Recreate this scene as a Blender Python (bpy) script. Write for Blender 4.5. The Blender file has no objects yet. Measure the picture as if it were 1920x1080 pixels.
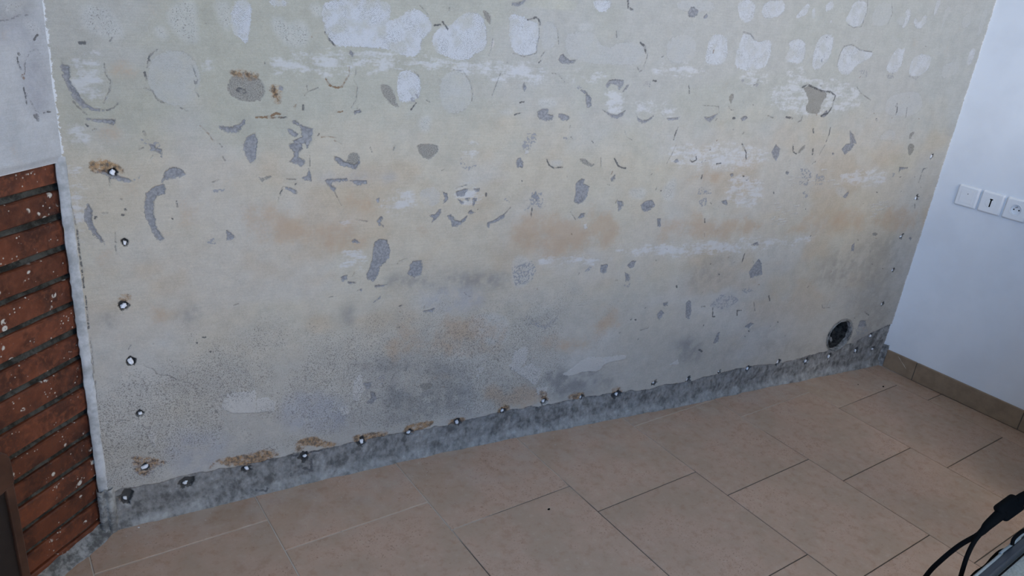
import bpy, bmesh, math, random
import numpy as np
from mathutils import Vector, Matrix

sc = bpy.context.scene
# ------------------------------------------------------------------ camera
F_PX, YAW, PITCH, ROLL = 1426.7143, 0.5214210, 0.3931617, 0.1086029
CAM = np.array([0.0, -1.9448, 1.5247])
_fw = np.array([math.sin(YAW)*math.cos(PITCH), math.cos(YAW)*math.cos(PITCH), -math.sin(PITCH)])
_r0 = np.array([math.cos(YAW), -math.sin(YAW), 0.0]); _u0 = np.cross(_r0, _fw)
_r = math.cos(ROLL)*_r0 + math.sin(ROLL)*_u0; _u = -math.sin(ROLL)*_r0 + math.cos(ROLL)*_u0
cam = bpy.data.cameras.new('camera'); cam.sensor_width = 36; cam.lens = F_PX*36/1920; cam.clip_start = 0.02
co = bpy.data.objects.new('camera', cam); sc.collection.objects.link(co)
co.matrix_world = Matrix(((_r[0], _u[0], -_fw[0], CAM[0]), (_r[1], _u[1], -_fw[1], CAM[1]), (_r[2], _u[2], -_fw[2], CAM[2]), (0, 0, 0, 1)))
sc.camera = co
# ------------------------------------------------------------------ light, world, exposure
sc.view_settings.view_transform = 'Standard'; sc.view_settings.look = 'None'
sc.view_settings.gamma = 1; sc.view_settings.use_curve_mapping = False
sc.view_settings.exposure = 0.0
wd = bpy.data.worlds.new('sky'); sc.world = wd; wd.use_nodes = True
wd.node_tree.nodes['Background'].inputs[0].default_value = (0.62, 0.78, 1.0, 1)
wd.node_tree.nodes['Background'].inputs[1].default_value = 0.6
WIN = dict(x0=1.25, x1=2.70, z0=1.25, z1=2.38, y=-3.3)
al = bpy.data.lights.new('window_daylight', 'AREA'); al.shape = 'RECTANGLE'
al.size = WIN['x1']-WIN['x0']; al.size_y = WIN['z1']-WIN['z0']; al.energy = 73; al.color = (1.0, 0.945, 0.87)
alo = bpy.data.objects.new('window_daylight', al); sc.collection.objects.link(alo)
alo.location = ((WIN['x0']+WIN['x1'])/2, WIN['y']-0.16, (WIN['z0']+WIN['z1'])/2); alo.rotation_euler = (math.radians(90), 0, 0)

SIDE = dict(y0=-3.35, y1=-2.35, z0=1.15, z1=2.25, x=-0.62)      # second window, in the side wall on the left, facing blue sky
bl = bpy.data.lights.new('side_window_daylight', 'AREA'); bl.shape = 'RECTANGLE'
bl.size = SIDE['y1']-SIDE['y0']; bl.size_y = SIDE['z1']-SIDE['z0']; bl.energy = 78; bl.color = (0.24, 0.50, 1.0)
blo = bpy.data.objects.new('side_window_daylight', bl); sc.collection.objects.link(blo)
blo.location = (SIDE['x']-0.11, (SIDE['y0']+SIDE['y1'])/2, (SIDE['z0']+SIDE['z1'])/2); blo.rotation_euler = (math.radians(90), 0, math.radians(-90))

# ------------------------------------------------------------------ helpers
rnd = random.Random(7); rng = np.random.default_rng(11)
COL = sc.collection

def ray(p):
    return (p[0]-960)/F_PX*_r - (p[1]-540)/F_PX*_u + _fw
def on_plane(p, n, c):
    d = ray(p); n = np.asarray(n, float); return CAM + d*((c-CAM@n)/(d@n))
def on_z(p, z): return on_plane(p, (0, 0, 1), z)

BX = np.array([-0.12, 0.10, 0.31, 0.55, 0.79, 1.2, 1.6, 1.96, 2.42, 2.8, 3.2])
BY = np.array([-0.020, -0.011, 0.0, 0.011, 0.018, 0.017, 0.004, -0.004, -0.004, -0.009, -0.016])
def bow(x): return np.interp(x, BX, BY)           # the old wall is not quite flat
def wpx(p):
    """photo pixel -> (x, z) on the bowed back wall"""
    Y = 0.0
    for _ in range(3):
        q = on_plane(p, (0, 1, 0), Y); Y = float(bow(q[0]))
    return q[0], q[2]

def tag(o, label=None, cat=None, group=None, kind=None):
    if label: o['label'] = label
    if cat: o['category'] = cat
    if group: o['group'] = group
    if kind: o['kind'] = kind
    return o
def link(o, parent=None):
    COL.objects.link(o)
    if parent is not None: o.parent = parent
    return o
def empty(name, loc=(0, 0, 0), rz=0):
    o = bpy.data.objects.new(name, None); o.empty_display_size = 0.05
    o.location = loc; o.rotation_euler = (0, 0, rz); return link(o)
def obj(name, bm, mat, parent=None, smooth=False):
    bmesh.ops.recalc_face_normals(bm, faces=bm.faces[:])
    me = bpy.data.meshes.new(name); bm.to_mesh(me); bm.free()
    if smooth: me.polygons.foreach_set('use_smooth', [True]*len(me.polygons))
    me.materials.append(mat)
    return link(bpy.data.objects.new(name, me), parent)
def box(bm, a, b, M=None):
    vs = []
    for z in (a[2], b[2]):
        for x, y in ((a[0], a[1]), (b[0], a[1]), (b[0], b[1]), (a[0], b[1])):
            v = Vector((x, y, z)); vs.append(bm.verts.new(M @ v if M else v))
    for f in ((0, 1, 2, 3), (4, 5, 6, 7), (0, 1, 5, 4), (1, 2, 6, 5), (2, 3, 7, 6), (3, 0, 4, 7)):
        bm.faces.new([vs[i] for i in f])
    return vs
def bevel(bm, w, seg=2, ang=0.6):
    bmesh.ops.recalc_face_normals(bm, faces=bm.faces[:])
    es = [e for e in bm.edges if len(e.link_faces) == 2 and e.calc_face_angle(0) > ang]
    bmesh.ops.bevel(bm, geom=es, offset=w, segments=seg, profile=0.5, affect='EDGES')
def prism(bm, poly, z0, z1):
    lo = [bm.verts.new((p[0], p[1], z0)) for p in poly]; hi = [bm.verts.new((p[0], p[1], z1)) for p in poly]
    bm.faces.new(lo); bm.faces.new(hi); n = len(poly)
    for i in range(n): bm.faces.new((lo[i], lo[(i+1) % n], hi[(i+1) % n], hi[i]))
def tube(bm, pts, rad, seg=10):
    pts = [Vector(p) for p in pts]; rad = rad if hasattr(rad, '__len__') else [rad]*len(pts)
    t0 = (pts[1]-pts[0]).normalized(); a = t0.orthogonal().normalized(); rings = []
    for i, p in enumerate(pts):
        t = (pts[min(i+1, len(pts)-1)]-pts[max(i-1, 0)]).normalized()
        a = (a - t*a.dot(t)).normalized(); b = t.cross(a)
        rings.append([bm.verts.new(p+(a*math.cos(k*2*math.pi/seg)+b*math.sin(k*2*math.pi/seg))*rad[i]) for k in range(seg)])
    for i in range(len(rings)-1):
        for k in range(seg): bm.faces.new((rings[i][k], rings[i][(k+1) % seg], rings[i+1][(k+1) % seg], rings[i+1][k]))
    bm.faces.new(rings[0]); bm.faces.new(rings[-1])
def spline(pts, n=8):
    P = [Vector(p) for p in pts]; out = []
    for i in range(len(P)-1):
        p0, p1, p2, p3 = P[max(i-1, 0)], P[i], P[i+1], P[min(i+2, len(P)-1)]
        for k in range(n):
            t = k/n
            out.append(0.5*((2*p1)+(p2-p0)*t+(2*p0-5*p1+4*p2-p3)*t*t+(3*p1-p0-3*p2+p3)*t**3))
    return out+[P[-1]]
def lathe(bm, prof, seg=18, M=None, jit=0.0):
    rings = []
    for (r, h) in prof:
        rings.append([bm.verts.new((M or Matrix()) @ Vector((r*math.cos(k*2*math.pi/seg)*(1+jit*(rnd.random()-.5)), r*math.sin(k*2*math.pi/seg)*(1+jit*(rnd.random()-.5)), h))) for k in range(seg)])
    for i in range(len(rings)-1):
        for k in range(seg): bm.faces.new((rings[i][k], rings[i][(k+1) % seg], rings[i+1][(k+1) % seg], rings[i+1][k]))
    return rings

# ------------------------------------------------------------------ node helper
class NT:
    def __init__(s, name):
        s.m = bpy.data.materials.new(name); s.m.use_nodes = True; s.t = s.m.node_tree
        s.b = s.t.nodes['Principled BSDF']; s._c = None
    def n(s, typ, **kw):
        x = s.t.nodes.new(typ)
        for k, v in kw.items(): setattr(x, k, v)
        return x
    def put(s, sock, v):
        if hasattr(v, 'is_output'): s.t.links.new(v, sock)
        elif isinstance(v, (tuple, list)) and sock.type == 'RGBA': sock.default_value = (*v[:3], 1)
        else: sock.default_value = v
    def math(s, op, a, b=0.0, c=None, clamp=False):
        x = s.n('ShaderNodeMath', operation=op, use_clamp=clamp); s.put(x.inputs[0], a); s.put(x.inputs[1], b)
        if c is not None: s.put(x.inputs[2], c)
        return x.outputs[0]
    def mul(s, a, b): return s.math('MULTIPLY', a, b)
    def add(s, a, b): return s.math('ADD', a, b)
    def mad(s, a, b, c): return s.math('MULTIPLY_ADD', a, b, c)
    def step(s, v, a, b, lo=0.0, hi=1.0):
        x = s.n('ShaderNodeMapRange', interpolation_type='SMOOTHSTEP')
        s.put(x.inputs[0], v); s.put(x.inputs[1], a); s.put(x.inputs[2], b); s.put(x.inputs[3], lo); s.put(x.inputs[4], hi)
        return x.outputs[0]
    def coord(s):
        if s._c is None: s._c = s.n('ShaderNodeTexCoord').outputs['Object']
        return s._c
    def noise(s, scale, detail=3.0, rough=0.55, vec=None, dist=0.0, sc3=None):
        x = s.n('ShaderNodeTexNoise'); v = vec or s.coord()
        if sc3:
            mp = s.n('ShaderNodeMapping'); s.t.links.new(v, mp.inputs[0]); mp.inputs['Scale'].default_value = sc3; v = mp.outputs[0]
        s.t.links.new(v, x.inputs['Vector']); x.inputs['Scale'].default_value = scale
        x.inputs['Detail'].default_value = detail; x.inputs['Roughness'].default_value = rough; x.inputs['Distortion'].default_value = dist
        return x.outputs[0]
    def voro(s, scale, feature='F1', vec=None):
        x = s.n('ShaderNodeTexVoronoi', feature=feature); s.t.links.new(vec or s.coord(), x.inputs['Vector']); x.inputs['Scale'].default_value = scale
        return x.outputs[0]
    def mix(s, f, a, b, mode='MIX'):
        x = s.n('ShaderNodeMix', data_type='RGBA', blend_type=mode); s.put(x.inputs[0], f); s.put(x.inputs[6], a); s.put(x.inputs[7], b)
        return x.outputs[2]
    def attr(s, name, out='Fac'): return s.n('ShaderNodeAttribute', attribute_name=name).outputs[out]
    def bump(s, h, strength=0.3, dist=0.002):
        x = s.n('ShaderNodeBump'); s.put(x.inputs['Height'], h); x.inputs['Strength'].default_value = strength; x.inputs['Distance'].default_value = dist
        s.t.links.new(x.outputs[0], s.b.inputs['Normal'])
    def out(s, col, rough=0.8, spec=0.3):
        s.put(s.b.inputs['Base Color'], col); s.put(s.b.inputs['Roughness'], rough); s.b.inputs['Specular IOR Level'].default_value = spec
        return s.m

# ------------------------------------------------------------------ materials
def mat_old_wall():
    m = NT('scraped_old_wall')
    n40, n150, n500 = m.noise(26, 4), m.noise(150, 3), m.noise(520, 2)
    e = m.add(m.mad(n150, 0.0150, -0.0075), m.mad(n500, 0.0070, -0.0035))        # ragged edges, metres
    col = m.attr('Col', 'Color')
    col = m.mix(1.0, col, m.step(m.add(m.mul(n40, .6), m.mul(n150, .4)), .25, .75, .90, 1.08), 'MULTIPLY')
    col = m.mix(1.0, col, m.step(n500, .3, .7, .93, 1.05), 'MULTIPLY')
    fine = m.noise(1.0, 2, .6, sc3=(260, 260, 420))
    # brushed, horizontal grain
    gr = m.noise(1.0, 3, .6, sc3=(18, 18, 420))
    col = m.mix(1.0, col, m.step(gr, .3, .7, .965, 1.03), 'MULTIPLY')
    br = m.noise(1.0, 5, .68, sc3=(16, 16, 60))
    oc = m.step(m.add(m.attr('ochre'), m.add(m.mad(m.noise(9, 5, .68), 2.6, -1.3), m.mad(n500, 1.0, -.5))), .30, 1.05)
    col = m.mix(m.mul(oc, .62), col, (.445, .32, .215))
    pa = m.step(m.add(m.mul(m.attr('pale'), .95), m.add(m.mad(br, 3.2, -1.6), m.add(m.mad(n40, 1.4, -.7), m.mad(n150, .8, -.4)))), .36, 1.0)
    pa = m.mul(pa, m.step(m.attr('pale'), .03, .4))
    col = m.mix(m.mul(pa, .55), col, (.60, .61, .635))
    # woven white dabs
    w = m.step(m.add(m.attr('sW'), e), -0.0012, 0.0012)
    sx = m.n('ShaderNodeSeparateXYZ'); m.t.links.new(m.coord(), sx.inputs[0])
    wv = m.mul(m.math('SINE', m.mad(sx.outputs[0], 1150.0, m.mul(n40, 22.0))), m.math('SINE', m.mad(sx.outputs[2], 1300.0, m.mul(n40, 18.0))))
    dash = m.mul(m.step(m.add(fine, m.mul(wv, .10)), .47, .62), m.step(m.noise(34, 3), .35, .6, .25, 1.0))
    wc = m.mix(dash, (.535, .545, .56), (.36, .365, .365))
    wc = m.mix(m.step(n40, .42, .66, 0.0, .6), wc, col)
    col = m.mix(m.mul(w, m.attr('aW')), col, wc)
    rim = m.mul(m.step(m.math('ABSOLUTE', m.add(m.attr('sW'), e)), 0.0016, 0.0004), m.step(m.noise(9, 2), .5, .62, 0.0, .4))
    col = m.mix(rim, col, (.27, .265, .25))
    # raised pale flakes
    f = m.step(m.add(m.attr('sF'), e), -0.0008, 0.0008)
    col = m.mix(m.mul(f, .80), col, m.mix(n150, (.47, .45, .42), (.56, .54, .51)))
    # warm grey-brown exposed render
    g = m.step(m.add(m.attr('sG'), e), -0.0008, 0.0008)
    col = m.mix(m.mul(g, .92), col, m.mix(m.step(n500, .35, .65), (.18, .17, .15), (.34, .325, .29)))
    # blue-grey chips
    c = m.step(m.add(m.attr('sC'), e), -0.0006, 0.0006)
    x = m.mul(m.step(m.add(m.attr('sX'), e), -0.001, 0.001), m.step(n150, .50, .56))
    c = m.math('MAXIMUM', c, x)
    cc = m.mix(m.step(n150, .35, .68), (.205, .208, .222), (.315, .315, .325))
    cc = m.mix(m.step(n500, .55, .72, 0, .28), cc, (.42, .42, .43))
    col = m.mix(m.mul(c, .93), col, cc)
    edge = m.mul(m.step(m.math('ABSOLUTE', m.add(m.attr('sC'), e)), 0.0017, 0.0005), m.step(m.noise(30, 2), .42, .6, 0.1, .6))
    col = m.mix(edge, col, (.13, .13, .14))
    # speckled rot and mildew dots
    sp = m.attr('spk'); spn = m.noise(330, 2, .7)
    dots = m.step(m.add(spn, m.mad(sp, .22, -.22)), .47, .55)
    col = m.mix(m.mul(dots, m.math('MINIMUM', m.mul(sp, 1.3), .75)), col, (.15, .14, .13))
    dots2 = m.step(m.add(m.noise(130, 2, .5), m.mad(sp, .22, -.22)), .62, .66)
    col = m.mix(m.mul(dots2, m.mul(sp, .5)), col, (.10, .09, .085))
    # cement strip
    ce = m.step(m.add(m.attr('sM'), m.mul(e, 1.6)), -0.0015, 0.0015)
    mm = m.add(m.mul(m.noise(22, 4, .65), .55), m.mul(m.noise(70, 4, .65, sc3=(1, 1, .6)), .45))
    mc = m.mix(m.step(mm, .38, .55), (.108, .106, .103), (.252, .248, .24))
    mc = m.mix(m.step(mm, .53, .64, 0, .75), mc, (.39, .385, .37))
    col = m.mix(m.mul(ce, .95), col, mc)
    tp = m.mul(m.attr('lime'), m.step(m.add(n40, m.mul(n150, .4)), .52, .78))
    col = m.mix(m.mul(tp, .75), col, (.47, .47, .45))
    # rust
    rn = m.noise(70, 4, .65)
    ru = m.step(m.add(m.attr('rust'), m.add(m.mad(rn, 2.6, -1.3), m.mad(n500, 1.6, -.8))), .25, 1.10)
    col = m.mix(m.mul(m.mul(ru, m.step(m.attr('rust'), .02, .5)), .80), col, m.mix(m.step(m.add(m.mul(rn, .5), m.mul(n150, .5)), .44, .60), (.38, .205, .075), (.085, .050, .027)))
    # cracks and open holes
    d = m.step(m.add(m.attr('sD'), m.mul(e, .55)), -0.0006, 0.0004)
    dn = m.step(m.noise(60, 2), .36, .5, .25, 1.0)
    col = m.mix(m.mul(d, m.mul(m.mul(dn, m.attr('aD')), .85)), col, m.mix(m.attr('brown'), (.10, .10, .105), (.20, .115, .06)))
    h = m.step(m.add(m.attr('sH'), m.mul(e, .8)), -0.0008, 0.0008)
    col = m.mix(m.mul(h, .95), col, m.mix(n150, (.035, .033, .032), (.12, .115, .11)))
    # paint of the side walls lapping on to this one
    p = m.step(m.add(m.attr('sE'), m.add(m.mul(e, 1.2), m.mad(n40, .010, -.005))), -0.0008, 0.0008)
    col = m.mix(m.mul(p, m.step(n500, .25, .4, .75, .96)), col, (.70, .71, .72))
    hgt = m.add(m.mul(n500, .35), m.add(m.mul(n150, .55), m.mul(m.mul(w, fine), .7)))
    hgt = m.add(hgt, m.mul(m.math('SUBTRACT', f, c), 1.0))
    m.bump(m.math('SUBTRACT', hgt, m.mul(d, .8)), .45, .0014)
    return m.out(col, .9, .15)

def mat_white_paint(name, col=(.78, .805, .835), amt=.2):
    m = NT(name); n = m.noise(7, 4); k = m.noise(260, 2)
    c = m.mix(1.0, col, m.step(n, .3, .7, .965, 1.02), 'MULTIPLY')
    m.bump(m.add(m.mul(m.noise(45, 3), .6), m.mul(k, .4)), amt, .001)
    return m.out(c, .55, .3)

def mat_brick():
    m = NT('red_brown_brick'); oi = m.n('ShaderNodeObjectInfo').outputs['Random']
    g = m.n('ShaderNodeNewGeometry').outputs['Position']
    n = m.noise(13, 4, .6, vec=g); n2 = m.noise(90, 3, .6, vec=g); n3 = m.noise(420, 2, vec=g)
    c = m.mix(m.step(n, .35, .65), (.135, .040, .019), (.058, .019, .011))
    c = m.mix(m.step(n2, .45, .7, 0, .55), c, (.20, .062, .026))
    c = m.mix(1.0, c, m.step(oi, 0, 1, .78, 1.2), 'MULTIPLY')
    sp = m.mul(m.step(m.voro(34, vec=g), .27, .18), m.step(m.noise(16, 2, vec=g), .54, .60))
    sp = m.mul(sp, m.step(n2, .40, .48))
    sp2 = m.mul(m.step(m.voro(105, vec=g), .26, .16), m.step(m.noise(23, 2, vec=g), .54, .62))
    c = m.mix(m.math('MAXIMUM', sp, m.mul(sp2, .8), clamp=True), c, (.55, .53, .48))
    m.bump(m.add(m.mul(n2, .6), m.mul(n3, .3)), .5, .0015)
    return m.out(c, m.step(n2, .3, .7, .32, .55), .45)

def mat_mortar(name, a, b, sc_=60):
    m = NT(name); g = m.n('ShaderNodeNewGeometry').outputs['Position']
    n = m.noise(sc_, 4, .65, vec=g); n2 = m.noise(14, 3, vec=g)
    c = m.mix(m.step(m.add(m.mul(n, .6), m.mul(n2, .4)), .38, .62), a, b)
    m.bump(n, .7, .003)
    return m.out(c, .9, .15)

def mat_tile():
    m = NT('beige_floor_tile'); g = m.n('ShaderNodeNewGeometry').outputs['Position']; oi = m.n('ShaderNodeObjectInfo').outputs['Random']
    ov = m.n('ShaderNodeVectorMath', operation='ADD'); m.t.links.new(g, ov.inputs[0])
    cv = m.n('ShaderNodeCombineXYZ'); m.put(cv.inputs[2], m.mul(oi, 7.0)); m.t.links.new(cv.outputs[0], ov.inputs[1]); v = ov.outputs[0]
    n = m.noise(5.5, 5, .6, vec=v); n2 = m.noise(34, 5, .68, vec=v); n3 = m.noise(190, 3, .6, vec=v)
    c = m.mix(m.step(n, .36, .64), (.395, .285, .205), (.455, .312, .228))
    c = m.mix(m.step(n2, .50, .68, 0, .45), c, (.335, .20, .13))
    c = m.mix(m.step(n2, .44, .32, 0, .35), c, (.48, .37, .28))
    c = m.mix(m.mul(m.step(n3, .58, .68), m.step(n, .48, .62)), c, (.24, .150, .10))
    c = m.mix(m.mul(m.step(n3, .62, .70), m.step(m.noise(21, 2, vec=v), .57, .63)), c, (.20, .095, .06))
    c = m.mix(1.0, c, m.step(oi, 0, 1, .94, 1.05), 'MULTIPLY')
    # plaster dust near the scraped wall
    sx = m.n('ShaderNodeSeparateXYZ'); m.t.links.new(g, sx.inputs[0])
    du = m.mul(m.step(sx.outputs[1], -.40, .0), m.step(m.noise(9, 4, .6, vec=g), .42, .72))
    c = m.mix(m.mul(du, .35), c, (.50, .45, .40))
    fl = m.mul(m.step(m.noise(120, 2, vec=g), .68, .72), m.step(sx.outputs[1], -.30, -.02))
    c = m.mix(m.mul(fl, .5), c, (.62, .60, .56))
    m.bump(m.add(m.mul(n2, .5), m.mul(n3, .3)), .22, .0010)
    return m.out(c, m.step(n2, .3, .7, .38, .56), .4)

def mat_grout():
    m = NT('floor_grout'); g = m.n('ShaderNodeNewGeometry').outputs['Position']
    sx = m.n('ShaderNodeSeparateXYZ'); m.t.links.new(g, sx.inputs[0])
    k = m.add(sx.outputs[1], m.add(m.mad(m.noise(3.2, 3, vec=g), .55, -.275), m.mul(sx.outputs[0], -.10)))
    f = m.step(k, -.50, -.36)
    c = m.mix(f, m.mix(m.noise(80, 2, vec=g), (.075, .062, .05), (.13, .11, .09)), (.50, .44, .37))
    return m.out(c, .9, .1)

def mat_plain(name, col, rough=.5, spec=.4, var=.12, scale=60, bump=.1):
    m = NT(name); n = m.noise(scale, 3)
    c = m.mix(1.0, col, m.step(n, .3, .7, 1-var, 1+var), 'MULTIPLY')
    m.bump(n, bump, .0006)
    return m.out(c, rough, spec)

M = dict(wall=mat_old_wall(), white=mat_white_paint('white_wall_paint'), plaster=mat_white_paint('white_rough_plaster', (.70, .71, .72), .6),
         ceil=mat_white_paint('ceiling_paint', (.75, .74, .70)), brick=mat_brick(),
         joint=mat_mortar('brick_joint_mortar', (.022, .021, .018), (.075, .075, .067)), bead=mat_mortar('dusty_white_bead', (.36, .37, .37), (.60, .61, .62), 25), lime=mat_mortar('pale_broken_mortar', (.16, .16, .155), (.42, .42, .40), 45), cement=mat_mortar('grey_cement', (.10, .10, .098), (.33, .33, .32)),
         tile=mat_tile(), grout=mat_grout(), dark=mat_mortar('shaded_hole_rubble', (.012, .012, .012), (.07, .068, .064)),  # dark: shade inside the duct hole put into the lining and rubble colour
         base=mat_plain('tan_skirting_tile', (.265, .19, .125), .5, .35, .12, 26), scratch=mat_plain('pale_scuff_paint', (.5, .44, .36)),
         plug=mat_plain('white_plug_plastic', (.80, .81, .84), .4), shell=mat_plain('white_switch_plastic', (.82, .83, .84), .35, .5, .01),
         black=mat_plain('black_plastic', (.003, .003, .003), .85, .06, .1), pin=mat_plain('socket_metal', (.35, .35, .36), .3),
         wood=mat_plain('dark_brown_wood', (.050, .022, .013), .35, .4, .3, 18), panel=mat_plain('dark_panel', (.012, .009, .008), .4, .4, .2),
         slate=mat_plain('slate_blue_plastic', (.012, .018, .026), .45, .4, .08), slate_rim=mat_plain('pale_grey_plastic', (.17, .19, .19), .4, .4, .06),
         desk=mat_mortar('grey_speckled_laminate', (.20, .21, .185), (.29, .30, .27), 240), frame=mat_plain('window_frame_paint', (.7, .7, .7)),
         steel=mat_plain('grey_metal', (.2, .2, .2)))

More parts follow.
